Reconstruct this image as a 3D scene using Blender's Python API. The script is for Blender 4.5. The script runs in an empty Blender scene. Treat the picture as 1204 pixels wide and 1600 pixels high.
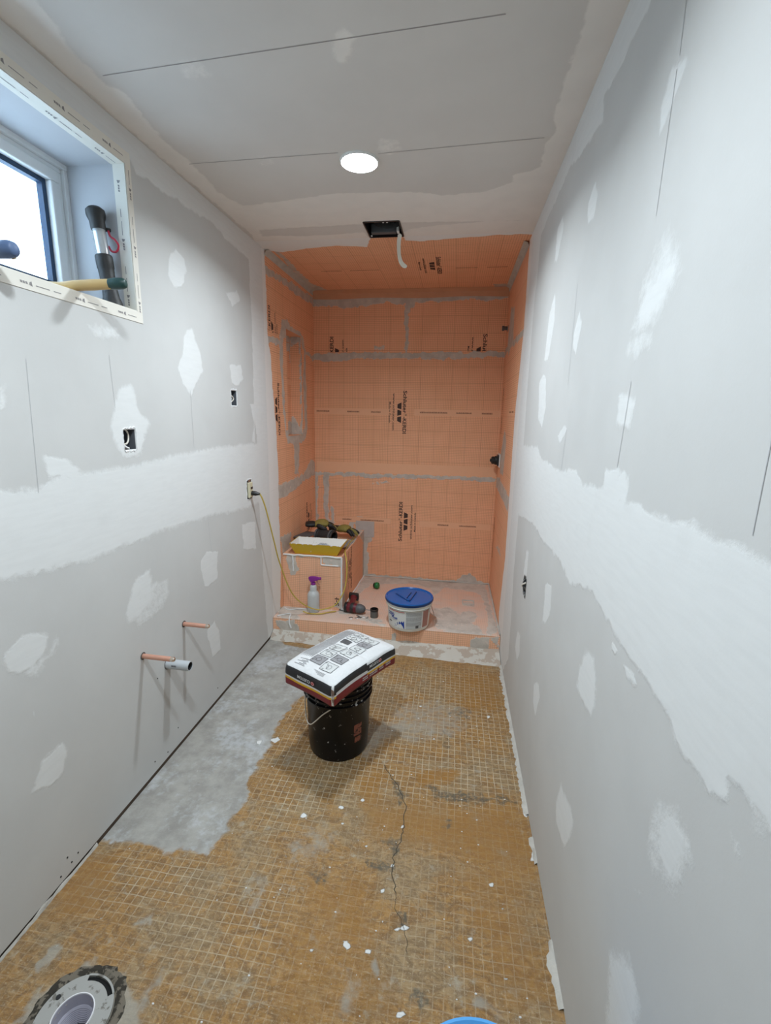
import bpy, bmesh, math, random
import numpy as np
from mathutils import Vector, Matrix, noise as mnoise

# ------------------------------------------------------------------ scene, camera, light, exposure
SC = bpy.context.scene
COL = SC.collection
PI = math.pi
W, D1, D2, H = 1.5185, 2.80, 3.80, 2.44          # room width, start and end of the shower, ceiling height (metres)
Y0 = -1.45                                        # wall behind the camera

cam = bpy.data.cameras.new('camera')
cam.sensor_fit = 'VERTICAL'; cam.sensor_height = 36.0
cam.lens = 719.87 * 36.0 / 1600.0
cam.clip_start = 0.02
camo = bpy.data.objects.new('camera', cam); COL.objects.link(camo)
yaw, pitch, roll = 0.1448, 0.2065, 0.0196
fw = Vector((-math.sin(yaw) * math.cos(pitch), math.cos(yaw) * math.cos(pitch), -math.sin(pitch)))
rt = Vector((math.cos(yaw), math.sin(yaw), 0)); up = rt.cross(fw)
r2 = rt * math.cos(roll) + up * math.sin(roll); u2 = -rt * math.sin(roll) + up * math.cos(roll)
camo.matrix_world = Matrix(((r2.x, u2.x, -fw.x, 1.1693), (r2.y, u2.y, -fw.y, 0), (r2.z, u2.z, -fw.z, 1.4927), (0, 0, 0, 1)))
SC.camera = camo

world = bpy.data.worlds.new('overcast_sky'); SC.world = world
world.use_nodes = True
bg = world.node_tree.nodes['Background']
bg.inputs[0].default_value = (0.54, 0.77, 1.0, 1)
bg.inputs[1].default_value = 3.1
LAMP_RADIANCE = 25.0
LAMP_WATTS = 8.8                             # the two recessed ceiling lights
LAMP_COLOR = (0.88, 0.98, 1.06, 1)

SC.view_settings.view_transform = 'Standard'
SC.view_settings.look = 'None'
SC.view_settings.gamma = 1
SC.view_settings.use_curve_mapping = False
SC.view_settings.exposure = 0.85
SC.cycles.max_bounces = 10
SC.cycles.diffuse_bounces = 8

rnd = random.Random(7)

# ------------------------------------------------------------------ node helpers
class NT:
    def __init__(s, name):
        s.m = bpy.data.materials.new(name); s.m.use_nodes = True
        s.t = s.m.node_tree; s.b = s.t.nodes['Principled BSDF']
    def n(s, kind, **kw):
        x = s.t.nodes.new(kind)
        for k, v in kw.items(): setattr(x, k, v)
        return x
    def link(s, a, b): s.t.links.new(a, b)
    def put(s, sock, v):
        if v is None: return
        if hasattr(v, 'is_output'): s.link(v, sock)
        else:
            if isinstance(v, tuple) and len(v) == 3 and len(sock.default_value) == 4: v = v + (1,)
            sock.default_value = v
    def math(s, op, a, b=0.0, c=None, clamp=False):
        x = s.n('ShaderNodeMath', operation=op, use_clamp=clamp)
        s.put(x.inputs[0], a); s.put(x.inputs[1], b)
        if c is not None: s.put(x.inputs[2], c)
        return x.outputs[0]
    def mix(s, f, a, b):
        x = s.n('ShaderNodeMix', data_type='RGBA')
        s.put(x.inputs[0], f); s.put(x.inputs[6], a); s.put(x.inputs[7], b)
        return x.outputs[2]
    def rng(s, v, a, b, c=0.0, d=1.0, smooth=True):
        x = s.n('ShaderNodeMapRange', interpolation_type='SMOOTHSTEP' if smooth else 'LINEAR')
        s.put(x.inputs[0], v)
        for i, q in enumerate((a, b, c, d)): s.put(x.inputs[i + 1], q)
        return x.outputs[0]
    def pos(s, scale=(1, 1, 1)):
        g = s.n('ShaderNodeTexCoord'); mp = s.n('ShaderNodeMapping')
        s.link(g.outputs['Object'], mp.inputs[0]); mp.inputs['Scale'].default_value = scale
        return mp.outputs[0]
    def noise(s, vec, scale, detail=4, rough=0.55, dist=0.0):
        x = s.n('ShaderNodeTexNoise'); s.link(vec, x.inputs['Vector'])
        x.inputs['Scale'].default_value = scale; x.inputs['Detail'].default_value = detail
        x.inputs['Roughness'].default_value = rough; x.inputs['Distortion'].default_value = dist
        return x.outputs[0]
    def attr(s, name):
        return s.n('ShaderNodeAttribute', attribute_name=name).outputs['Fac']
    def uv(s):
        x = s.n('ShaderNodeSeparateXYZ'); s.link(s.n('ShaderNodeUVMap').outputs[0], x.inputs[0])
        return x.outputs[0], x.outputs[1]
    def bump(s, h, dist=0.001, strength=1.0, prev=None):
        x = s.n('ShaderNodeBump'); s.put(x.inputs['Height'], h)
        x.inputs['Distance'].default_value = dist; x.inputs['Strength'].default_value = strength
        if prev is not None: s.link(prev, x.inputs['Normal'])
        return x.outputs[0]
    def out(s, color=None, rough=None, normal=None, **kw):
        s.put(s.b.inputs['Base Color'], color); s.put(s.b.inputs['Roughness'], rough)
        if normal is not None: s.link(normal, s.b.inputs['Normal'])
        for k, v in kw.items(): s.put(s.b.inputs[k.replace('_', ' ')], v)
        return s.m
    def edge(s, a, noise, lo=0.3, hi=0.7, amp=0.9):
        """ragged edge: a mask pushed about by noise only where it is between 0 and 1"""
        w = s.math('MULTIPLY', s.math('MULTIPLY', a, s.math('SUBTRACT', 1.0, a)), 4.0)
        v = s.math('ADD', a, s.math('MULTIPLY', s.math('MULTIPLY', s.math('SUBTRACT', noise, 0.5), amp), w))
        return s.rng(v, lo, hi)

def plain(name, color, rough=0.5, var=0.12, scale=25, bump=0.0, bscale=80, metal=0.0, **kw):
    s = NT(name); p = s.pos()
    c2 = tuple(c * (1 - var) for c in color)
    col = s.mix(s.noise(p, scale, 5), color, c2) if var else color
    nm = s.bump(s.noise(p, bscale, 4), bump) if bump else None
    return s.out(col, rough, nm, Metallic=metal, **kw)

def spotted(name, color, spot, amount=0.62, scale=30, rough=0.45, rough2=0.8, **kw):
    """a surface with dried splashes of another colour"""
    s = NT(name); p = s.pos()
    f = s.rng(s.noise(p, scale, 6, 0.6), amount, amount + 0.05)
    return s.out(s.mix(f, color, spot), s.mix(f, (rough,) * 3, (rough2,) * 3), None, **kw)

def m_drywall(name, mud=(.71, .725, .715), paper=(.575, .58, .565)):
    s = NT(name); p = s.pos()
    n1 = s.noise(p, 38, 6, 0.65); n2 = s.noise(p, 4, 4); n3 = s.noise(p, 160, 2)
    f = s.edge(s.attr('mud'), n1, 0.25, 0.75)
    pc = s.mix(s.rng(n2, .3, .7), paper, tuple(c * .955 for c in paper))
    st = s.noise(s.pos((3, 3, 22)), 3.5, 5)
    mc = s.mix(s.rng(st, .3, .75), mud, tuple(c * .96 for c in mud))
    mc = s.mix(s.math('MULTIPLY', s.rng(s.noise(p, 9, 5), .55, .8), .18), mc, paper)
    h = s.math('ADD', s.math('MULTIPLY', f, 1.0), s.math('MULTIPLY', n1, .25))
    nm = s.bump(s.math('ADD', h, s.math('MULTIPLY', n3, .08)), 0.0012, 0.7)
    return s.out(s.mix(f, pc, mc), 0.85, nm)

def m_kerdi(name, haze=0.0):
    """orange waterproof fleece over foam board: printed grid, grey thinset smears, white joint compound"""
    s = NT(name); p = s.pos(); u, v = s.uv()
    n1 = s.noise(p, 45, 6, 0.65); n2 = s.noise(p, 5, 5); n4 = s.noise(p, 14, 6, .6)
    def lines(c, step, w):
        fr = s.math('FRACT', s.math('DIVIDE', c, step))
        return s.rng(s.math('ABSOLUTE', s.math('SUBTRACT', fr, .5)), .5 - w, .5 - w * .4)
    fine = s.math('MAXIMUM', lines(u, .0135, .13), lines(v, .0135, .13))
    big = s.math('MAXIMUM', lines(u, .125, .012), lines(v, .125, .012))
    base = s.mix(s.rng(n2, .3, .72), (.89, .48, .285), (.84, .445, .255))
    base = s.mix(s.math('MULTIPLY', fine, .5), base, (.36, .155, .08))
    base = s.mix(s.math('MULTIPLY', big, .45), base, (.20, .07, .035))
    base = s.mix(s.rng(n4, .60, .85, 0, .35), base, (.66, .46, .36))
    dust = s.rng(s.noise(p, 30, 6, .7), .70, .76, 0, .65)
    base = s.mix(dust, base, (.62, .55, .50))
    if haze:
        hz = s.rng(s.math('ADD', s.math('MULTIPLY', n2, .6), s.math('MULTIPLY', n4, .5)), .38, .72, haze * .55, haze)
        base = s.mix(hz, base, (.62, .515, .45))
    n7 = s.math('ADD', s.math('MULTIPLY', n1, .6), s.math('MULTIPLY', s.noise(p, 26, 5, .6), .5))
    ft = s.edge(s.attr('thin'), n7, 0.34, 0.58, 1.7)
    tc = s.mix(s.rng(n4, .35, .7), (.57, .52, .46), (.45, .405, .355))
    ft = s.math('MULTIPLY', ft, s.rng(s.noise(p, 22, 5, .7), .26, .42, .55, 1.0))
    rim = s.math('MULTIPLY', s.math('MULTIPLY', ft, s.math('SUBTRACT', 1.0, ft)), 3.2, None, True)
    tc = s.mix(rim, tc, (.70, .67, .62))
    c = s.mix(ft, base, tc)
    fm = s.edge(s.attr('mud'), n1, 0.25, 0.7)
    c = s.mix(fm, c, (.78, .78, .76))
    h = s.math('ADD', s.math('MULTIPLY', fine, -.12), s.math('MULTIPLY', s.math('MAXIMUM', ft, fm), s.math('ADD', .8, s.math('MULTIPLY', n1, .7))))
    return s.out(c, 0.75, s.bump(h, 0.0015, 0.8))

def m_floor(name):
    s = NT(name); p = s.pos(); u, v = s.uv()
    n1 = s.noise(p, 30, 7, .65); n2 = s.noise(p, 3.2, 5, .6); n3 = s.noise(p, 11, 6, .65); n5 = s.noise(p, 90, 4, .6)
    wob = s.math('MULTIPLY', s.math('SUBTRACT', s.noise(p, 7, 3), .5), .012)
    def lines(c, step, w):
        fr = s.math('FRACT', s.math('DIVIDE', s.math('ADD', c, wob), step))
        return s.rng(s.math('ABSOLUTE', s.math('SUBTRACT', fr, .5)), .5 - w, .5 - w * .3)
    g = s.math('MAXIMUM', lines(u, .0275, .085), lines(v, .0275, .085))
    sw = s.noise(s.pos((1, 1.6, 1)), 13, 7, .68, 2.6); fr = s.noise(p, 75, 6, .75)
    amber = s.mix(s.rng(sw, .36, .66), (.375, .205, .060), (.205, .108, .036))
    tan = s.mix(s.rng(sw, .36, .62), (.36, .245, .120), (.22, .142, .066))
    base = s.mix(s.rng(s.math('ADD', n2, s.math('MULTIPLY', s.math('SUBTRACT', n3, .5), .7)), .44, .62), amber, tan)
    stk = s.noise(s.pos((9, 34, 1)), 2.4, 7, .8, 3.0)
    base = s.mix(s.rng(stk, .52, .66, 0, .6), base, (.47, .36, .21))
    base = s.mix(s.rng(fr, .52, .64, 0, .55), base, (.17, .095, .045))
    base = s.mix(s.rng(s.noise(p, 120, 4, .7), .56, .66, 0, .5), base, (.52, .43, .28))
    wet = s.math('MULTIPLY', s.edge(s.attr('wet'), s.math('ADD', s.math('MULTIPLY', n3, .5), s.math('MULTIPLY', fr, .5)), .2, .9, 1.6), .72)
    base = s.mix(wet, base, s.mix(n3, (.36, .17, .028), (.26, .125, .028)))
    gm = s.math('MULTIPLY', s.math('MULTIPLY', g, s.rng(s.noise(p, 16, 6, .8), .36, .56, .1, .95)), s.math('ADD', .20, s.math('MULTIPLY', s.attr('mesh'), .75)))
    base = s.mix(s.math('MULTIPLY', gm, s.math('SUBTRACT', 1.0, s.math('MULTIPLY', wet, .6))), base, (.60, .50, .35))
    conc = s.mix(s.rng(n3, .3, .7), (.415, .405, .37), (.29, .28, .255))
    conc = s.mix(s.rng(s.math('ADD', s.math('MULTIPLY', n2, .6), s.math('MULTIPLY', n1, .4)), .49, .62, 0, .6), conc, (.55, .58, .60))
    conc = s.mix(s.rng(n5, .66, .8, 0, .35), conc, (.16, .15, .13))
    grey = s.math('MULTIPLY', s.edge(s.attr('grey'), n1, .2, .8, 1.3), .75)
    wear = s.rng(s.math('ADD', s.math('MULTIPLY', n3, .5), s.math('MULTIPLY', n1, .5)), .55, .64, 0, .6)
    c = s.mix(s.math('MULTIPLY', wear, s.math('SUBTRACT', 1.0, wet)), base, (.40, .36, .28))
    c = s.mix(grey, c, s.mix(n1, (.46, .44, .38), (.26, .25, .21)))
    bare = s.edge(s.attr('bare'), n1, .3, .65)
    c = s.mix(bare, c, conc)
    dk = s.math('MULTIPLY', s.math('MULTIPLY', s.edge(s.attr('dark'), n1, .25, .85, 1.6), .85), s.rng(s.noise(p, 70, 5, .7), .36, .58))
    c = s.mix(dk, c, (.085, .08, .06))
    wh = s.edge(s.attr('white'), n1, .3, .6, .8)
    spk = s.rng(s.noise(p, 55, 3, .5), .735, .76, 0, .8)
    c = s.mix(s.math('MAXIMUM', wh, spk), c, (.74, .75, .73))
    h = s.math('ADD', s.math('MULTIPLY', gm, .6), s.math('ADD', s.math('MULTIPLY', n5, .5), s.math('MULTIPLY', s.math('MAXIMUM', wh, spk), 1.5)))
    h = s.math('ADD', h, s.math('MULTIPLY', stk, .8))
    rough = s.mix(s.math('MAXIMUM', bare, grey), (.30,) * 3, (.8,) * 3)
    rough = s.mix(wet, rough, (.14,) * 3)
    return s.out(c, rough, s.bump(h, 0.0034, 0.85))

M = {}
def mats():
    M['wall'] = m_drywall('drywall_with_joint_compound')
    M['ceil'] = m_drywall('ceiling_drywall', (.80, .77, .72), (.665, .64, .60))
    M['kerdi'] = m_kerdi('orange_membrane')
    M['kerdi_tray'] = m_kerdi('hazed_membrane', .86)
    M['kerdi_bench'] = m_kerdi('dusty_membrane', .14)
    M['fold'] = plain('membrane_fold', (.62, .32, .18), .75, .2, 12)
    M['floor'] = m_floor('mortar_floor')
    M['fillet'] = spotted('smeared_fillet', (.54, .51, .45), (.42, .35, .285), .50, 15, .9, .8)
    M['mortar'] = plain('white_mortar', (.64, .62, .56), .85, .45, 16, .006, 45)
    M['gyp'] = plain('gypsum_edge', (.76, .77, .77), .9, .1)
    M['wood'] = plain('sill_plate_wood', (.14, .10, .07), .8, .4)
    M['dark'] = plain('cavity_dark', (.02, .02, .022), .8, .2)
    M['ink'] = plain('printed_ink', (.055, .028, .022), .7, .1)
    M['ink2'] = plain('printed_small_ink', (.26, .11, .065), .7, .1)
    M['strip'] = plain('printed_strip', (.84, .47, .28), .7, .08)
    M['vinyl'] = plain('white_vinyl', (.80, .82, .82), .3, .03)
    M['jamb'] = plain('jamb_drywall', (.50, .51, .53), .85, .05)
    M['bead'] = plain('paper_corner_bead', (.78, .755, .68), .75, .06)
    M['beadink'] = plain('bead_print', (.26, .25, .25), .7, .1)
    M['gasket'] = plain('dark_gasket', (.015, .05, .12), .5, .5, 90)
    M['blackp'] = plain('black_plastic', (.012, .012, .013), .35, .2)
    M['blackr'] = plain('black_rubber', (.022, .022, .022), .55, .3, 40, .001)
    M['greyp'] = plain('grey_plastic', (.10, .105, .11), .5, .2)
    M['boxgrey'] = plain('device_box', (.13, .14, .16), .6, .3)
    M['whitep'] = plain('white_plastic', (.78, .78, .75), .35, .04)
    M['ivory'] = plain('ivory_receptacle', (.66, .62, .44), .4, .05)
    M['steel'] = plain('galvanised_steel', (.55, .56, .56), .35, .15, metal=1.0)
    M['chrome'] = plain('bright_steel', (.75, .75, .75), .2, .05, metal=1.0)
    M['copper'] = plain('copper_pipe', (.78, .42, .31), .4, .2, 30, metal=.5)
    M['solder'] = plain('soldered_end', (.82, .70, .60), .25, .1, metal=1.0)
    M['abs'] = plain('grey_drain_pipe', (.50, .53, .55), .4, .1)
    M['yellow'] = plain('yellow_cord', (.55, .41, .075), .45, .15)
    M['yellowp'] = spotted('yellow_pan_plastic', (.60, .40, .02), (.62, .60, .52), .66, 26)
    M['panwhite'] = spotted('mud_coated_white', (.74, .74, .70), (.55, .55, .52), .6, 20, .8, .9)
    M['cable'] = plain('white_cable', (.70, .66, .58), .5, .1)
    M['tape'] = plain('paper_tape', (.80, .76, .66), .8, .06)
    M['bucket'] = spotted('black_bucket_plastic', (.005, .005, .006), (.40, .39, .37), .640, 44, .32, .8, Specular_IOR_Level=.25)
    M['rim'] = spotted('black_rim_splashed', (.006, .006, .007), (.48, .47, .45), .585, 38, .3, .8, Specular_IOR_Level=.3)
    M['rust'] = spotted('worn_red_label', (.20, .06, .04), (.012, .012, .012), .52, 70)
    M['bagw'] = plain('bag_white_paper', (.69, .70, .70), .7, .14, 14, .006, 26)
    M['bagk'] = plain('bag_black_print', (.022, .022, .024), .5, .3, 30, .003, 22)
    M['bagy'] = plain('bag_yellow_print', (.72, .42, .012), .5, .1)
    M['bagr'] = plain('bag_red_print', (.23, .014, .020), .5, .25, 30, .003, 22)
    M['bagprint'] = plain('bag_grey_print', (.30, .30, .31), .7, .2)
    M['bagdark'] = plain('bag_dark_print', (.10, .10, .105), .7, .2)
    M['red'] = plain('red_print', (.55, .04, .03), .6, .1)
    M['pail'] = plain('pail_white', (.74, .75, .70), .4, .06)
    M['blue'] = spotted('blue_lid_plastic', (.004, .10, .36), (.30, .45, .62), .70, 26, .25, .6)
    M['bluedk'] = plain('blue_lid_dark', (.003, .035, .14), .3, .2)
    M['bluelt'] = plain('light_blue_lid', (.10, .38, .78), .35, .1)
    M['lblue'] = plain('label_blue', (.01, .06, .36), .5, .3, 60)
    M['lgrey'] = plain('label_grey', (.58, .60, .59), .6, .05)
    M['lpink'] = plain('label_pink', (.42, .20, .16), .6, .2)
    M['purple'] = plain('purple_trigger', (.22, .018, .24), .35, .15)
    M['bottle'] = plain('translucent_bottle', (.72, .76, .76), .3, .04, Transmission_Weight=.35, Alpha=1.0)
    M['drillred'] = plain('drill_red', (.15, .012, .022), .4, .3, 40)
    M['green'] = plain('green_cap', (.008, .20, .05), .4, .2)
    M['olive'] = plain('olive_glove', (.30, .24, .055), .8, .35, 40, .002)
    M['gblack'] = plain('black_glove', (.016, .015, .014), .6, .3, 40, .002)
    M['handle'] = plain('bare_wood_handle', (.62, .42, .17), .5, .2, 20)
    M['hgreen'] = spotted('green_dipped_tip', (.012, .05, .045), (.60, .44, .07), .62, 38)
    M['hblue'] = plain('blue_grey_handle', (.10, .16, .30), .5, .4, 40)
    M['lens'] = plain('clear_lens', (.86, .90, .92), .15, 0, Transmission_Weight=.7)
    M['hookred'] = plain('red_hook', (.50, .02, .05), .4, .1)
    M['pvc'] = plain('grey_violet_pvc', (.46, .45, .52), .35, .1)
    M['pvcw'] = plain('white_pvc', (.80, .80, .82), .35, .05)
    M['flange'] = spotted('dusty_flange', (.34, .34, .32), (.16, .15, .13), .55, 28, .8, .9)
    M['slot_shade'] = plain('slot_shade_black', (.003, .003, .003), .9, 0)
    M['crack'] = plain('crack_dark', (.05, .042, .03), .9, .2)
    M['pencil'] = plain('pencil_mark', (.44, .45, .46), .8, .1)
    M['pencil2'] = plain('ceiling_pencil_mark', (.36, .33, .32), .8, .1)
    M['film'] = plain('crumpled_film', (.70, .74, .78), .15, .3, 60, Transmission_Weight=.3)
    M['debris'] = plain('plaster_crumb', (.74, .75, .74), .9, .1)
    M['dirt'] = plain('rough_hole_rim', (.13, .12, .11), .9, .5, 60)
    g = NT('window_glass'); g.out((1, 1, 1), 0.0, None, Transmission_Weight=1.0, IOR=1.0); M['glass'] = g.m
    e = NT('lamp_lens'); e.out((1, 1, 1), .4, None); e.b.inputs['Emission Color'].default_value = LAMP_COLOR
    e.b.inputs['Emission Strength'].default_value = LAMP_RADIANCE; M['lamp'] = e.m
mats()

# ------------------------------------------------------------------ mesh helpers
class MB:
    def __init__(s): s.v = []; s.f = []; s.mi = []
    def add(s, vs, fs, mi=0):
        o = len(s.v); s.v += [tuple(x) for x in vs]
        for f in fs: s.f.append(tuple(i + o for i in f)); s.mi.append(mi)
    def box(s, lo, hi, mi=0, R=None, o=(0, 0, 0)):
        x0, y0, z0 = lo; x1, y1, z1 = hi
        vs = [Vector(q) for q in ((x0, y0, z0), (x1, y0, z0), (x1, y1, z0), (x0, y1, z0), (x0, y0, z1), (x1, y0, z1), (x1, y1, z1), (x0, y1, z1))]
        if R is not None: vs = [R @ q + Vector(o) for q in vs]
        s.add(vs, [(0, 3, 2, 1), (4, 5, 6, 7), (0, 1, 5, 4), (1, 2, 6, 5), (2, 3, 7, 6), (3, 0, 4, 7)], mi)
    def rings(s, rings, mi=0, cap0=True, cap1=True, closed=True):
        n = len(rings[0]); vs = [q for r in rings for q in r]; fs = []
        for i in range(len(rings) - 1):
            for j in range(n if closed else n - 1):
                k = (j + 1) % n
                fs.append((i * n + j, i * n + k, (i + 1) * n + k, (i + 1) * n + j))
        if cap0: fs.append(tuple(range(n - 1, -1, -1)))
        if cap1: fs.append(tuple((len(rings) - 1) * n + j for j in range(n)))
        s.add(vs, fs, mi)
    def lathe(s, prof, o=(0, 0, 0), axis=(0, 0, 1), n=32, mi=0, cap0=True, cap1=True, a0=0.0, a1=2 * PI):
        ax = Vector(axis).normalized(); t = Vector((1, 0, 0)) if abs(ax.x) < .9 else Vector((0, 1, 0))
        e1 = (t - ax * t.dot(ax)).normalized(); e2 = ax.cross(e1); o = Vector(o)
        full = abs(a1 - a0 - 2 * PI) < 1e-6
        an = [a0 + (a1 - a0) * j / (n if full else n - 1) for j in range(n)]
        s.rings([[o + ax * h + (e1 * math.cos(a) + e2 * math.sin(a)) * r for a in an] for r, h in prof], mi, cap0, cap1, full)
    def cyl(s, a, b, r, r1=None, n=20, mi=0, cap0=True, cap1=True):
        a = Vector(a); b = Vector(b); L = (b - a).length
        s.lathe([(r, 0), (r if r1 is None else r1, L)], a, b - a, n, mi, cap0, cap1)
    def tube(s, pts, r, n=8, mi=0, smooth=6):
        P = [Vector(p) for p in pts]
        if smooth:
            Q = []
            for i in range(len(P) - 1):
                p0 = P[max(i - 1, 0)]; p1 = P[i]; p2 = P[i + 1]; p3 = P[min(i + 2, len(P) - 1)]
                for k in range(smooth):
                    t = k / smooth
                    Q.append(.5 * ((2 * p1) + (p2 - p0) * t + (2 * p0 - 5 * p1 + 4 * p2 - p3) * t * t + (3 * p1 - p0 - 3 * p2 + p3) * t ** 3))
            Q.append(P[-1]); P = Q
        rs = r if isinstance(r, (list, tuple)) else None
        d0 = (P[1] - P[0]).normalized(); t = Vector((0, 0, 1)) if abs(d0.z) < .9 else Vector((1, 0, 0))
        e1 = d0.cross(t).normalized(); R = []
        for i, p in enumerate(P):
            d = (P[min(i + 1, len(P) - 1)] - P[max(i - 1, 0)]).normalized()
            e1 = (e1 - d * e1.dot(d)).normalized(); e2 = d.cross(e1)
            if rs:
                x = i / (len(P) - 1) * (len(rs) - 1); k = min(int(x), len(rs) - 2); rr = rs[k] + (rs[k + 1] - rs[k]) * (x - k)
            else: rr = r
            R.append([p + (e1 * math.cos(2 * PI * j / n) + e2 * math.sin(2 * PI * j / n)) * rr for j in range(n)])
        s.rings(R, mi)
    def mesh(s, name, mats, smooth=True, angle=35):
        me = bpy.data.meshes.new(name); me.from_pydata(s.v, [], s.f)
        for m in (mats if isinstance(mats, (list, tuple)) else [mats]): me.materials.append(m)
        me.polygons.foreach_set('material_index', s.mi)
        if smooth: shade(me, angle)
        me.update(); return me
    def obj(s, name, mats, parent=None, smooth=True, angle=35):
        return link(name, s.mesh(name, mats, smooth, angle), parent)

def shade(me, angle=35):
    me.polygons.foreach_set('use_smooth', [True] * len(me.polygons))
    bm = bmesh.new(); bm.from_mesh(me)
    bmesh.ops.recalc_face_normals(bm, faces=bm.faces)
    lim = math.radians(angle)
    for e in bm.edges:
        if len(e.link_faces) == 2 and e.calc_face_angle(0) > lim: e.smooth = False
    bm.to_mesh(me); bm.free()

def link(name, me, parent=None):
    o = bpy.data.objects.new(name, me); COL.objects.link(o)
    if parent is not None:
        o.parent = parent; o.matrix_parent_inverse = Matrix.Translation(parent.location).inverted()
    return o

def empty(name, loc=(0, 0, 0)):
    o = bpy.data.objects.new(name, None); COL.objects.link(o); o.location = loc; o.empty_display_size = .05
    return o

def tag(o, label, cat, group=None):
    o['label'] = label; o['category'] = cat
    if group: o['group'] = group
    return o
def struct(o): o['kind'] = 'structure'; return o
def thing(name, loc, label, cat, group=None): return tag(empty(name, loc), label, cat, group)
def bevel(o, w=.004, seg=2):
    b = o.modifiers.new('bevel', 'BEVEL'); b.width = w; b.segments = seg; b.limit_method = 'ANGLE'
    return o

# ------------------------------------------------------------------ masks traced as outlines on each surface
_lat = np.random.RandomState(5).rand(257, 257) - .5
def vnoise(U, V, cell, off):
    x = U / cell + off; y = V / cell + off * 1.7; i = np.floor(x).astype(int); j = np.floor(y).astype(int); fx = x - i; fy = y - j
    fx = fx * fx * (3 - 2 * fx); fy = fy * fy * (3 - 2 * fy); L = lambda a, b: _lat[a % 257, b % 257]
    return (L(i, j) * (1 - fx) + L(i + 1, j) * fx) * (1 - fy) + (L(i, j + 1) * (1 - fx) + L(i + 1, j + 1) * fx) * fy
RAGGED = {'thin': (.016, .020), 'mud': (.012, .010), 'bare': (.03, .016), 'grey': (.04, .024), 'dark': (.03, .03), 'wet': (.05, .02)}
def field(U, V, polys, kind=None):
    if kind in RAGGED:                            # smears have ragged, wandering edges
        a, b = RAGGED[kind]; U0, V0 = U, V
        U = U0 + a * vnoise(U0, V0, .06, 3.1) + b * vnoise(U0, V0, .021, 11.3); V = V0 + a * vnoise(U0, V0, .06, 27.7) + b * vnoise(U0, V0, .021, 41.9)
    out = np.zeros(U.shape)
    for pts, f, st in polys:
        P = np.array(pts, float); m = f * 1.2
        sel = (U > P[:, 0].min() - m) & (U < P[:, 0].max() + m) & (V > P[:, 1].min() - m) & (V < P[:, 1].max() + m)
        if not sel.any(): continue
        u = U[sel]; v = V[sel]; d = np.full(u.shape, 9.0); ins = np.zeros(u.shape, bool)
        for i in range(len(P)):
            a = P[i]; b = P[(i + 1) % len(P)]; e = b - a; L = max((e @ e), 1e-12)
            t = np.clip(((u - a[0]) * e[0] + (v - a[1]) * e[1]) / L, 0, 1)
            d = np.minimum(d, np.hypot(u - a[0] - t * e[0], v - a[1] - t * e[1]))
            if a[1] != b[1]:
                c = ((a[1] > v) != (b[1] > v)) & (u < (b[0] - a[0]) * (v - a[1]) / (b[1] - a[1]) + a[0])
                ins ^= c
        sd = np.where(ins, -d, d)
        out[sel] = np.maximum(out[sel], np.clip(.5 - sd / f, 0, 1) * st)
    return out

def coords(lo, hi, step, extra=()):
    n = max(2, int(round((hi - lo) / step)) + 1)
    a = list(np.linspace(lo, hi, n))
    for e in extra:
        if lo < e < hi:
            i = int(np.argmin([abs(x - e) for x in a])); a[min(max(i, 1), n - 2)] = e
    return np.array(sorted(a))

def grid(name, to3, u0, u1, v0, v1, step, mat, masks, holes=(), parent=None, thick=0.0, flip=False, round_holes=(), disp=None):
    """a sheet in (u,v) with mask attributes; holes are cut out; thick > 0 adds edges going back (a board)"""
    us = coords(u0, u1, step, [x for h in holes for x in h[:2]]); vs = coords(v0, v1, step, [x for h in holes for x in h[2:]])
    U, V = np.meshgrid(us, vs); nu, nv = len(us), len(vs)
    uc = (us[1:] + us[:-1]) / 2; vc = (vs[1:] + vs[:-1]) / 2
    UC, VC = np.meshgrid(uc, vc); keep = np.ones(UC.shape, bool)
    for a, b, c, d in holes: keep &= ~((UC > a) & (UC < b) & (VC > c) & (VC < d))
    for a, b, r in round_holes: keep &= np.hypot(UC - a, VC - b) > r
    I = np.arange(nu * nv).reshape(nv, nu)
    q = np.stack([I[:-1, :-1], I[:-1, 1:], I[1:, 1:], I[1:, :-1]], -1)[keep]
    if flip: q = q[:, ::-1]
    dsp = np.zeros(U.size) if disp is None else disp(U.ravel(), V.ravel())
    P = to3(U.ravel(), V.ravel(), dsp); verts = P; faces = q.tolist()
    attr = {k: field(U, V, POLY.get(p, []), k).ravel() if isinstance(p, str) else sum_fields(U, V, p) for k, p in masks.items()}
    UVv = np.stack([U.ravel(), V.ravel()], 1)
    if thick > 0:
        ring = np.concatenate([I[0, :], I[1:, -1], I[-1, -2::-1], I[-2:0:-1, 0]])
        back = to3(U.ravel()[ring], V.ravel()[ring], np.full(len(ring), -thick)); o = len(verts)
        verts = np.concatenate([verts, back]); n = len(ring)
        for i in range(n):
            j = (i + 1) % n; f = [int(ring[i]), o + i, o + j, int(ring[j])]
            faces.append(f[::-1] if flip else f)
        attr = {k: np.concatenate([a, a[ring]]) for k, a in attr.items()}; UVv = np.concatenate([UVv, UVv[ring]])
    me = bpy.data.meshes.new(name); me.from_pydata(verts.tolist(), [], faces)
    me.materials.append(mat)
    for k, a in attr.items(): me.attributes.new(k, 'FLOAT', 'POINT').data.foreach_set('value', a.astype(np.float32))
    li = np.zeros(len(me.loops), np.int32); me.loops.foreach_get('vertex_index', li)
    me.uv_layers.new(name='UVMap').data.foreach_set('uv', UVv[li].astype(np.float32).ravel())
    me.update()
    return link(name, me, parent)
def sum_fields(U, V, keys):
    out = np.zeros(U.size)
    for k in keys: out = np.maximum(out, field(U, V, POLY.get(k, [])).ravel())
    return out
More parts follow.
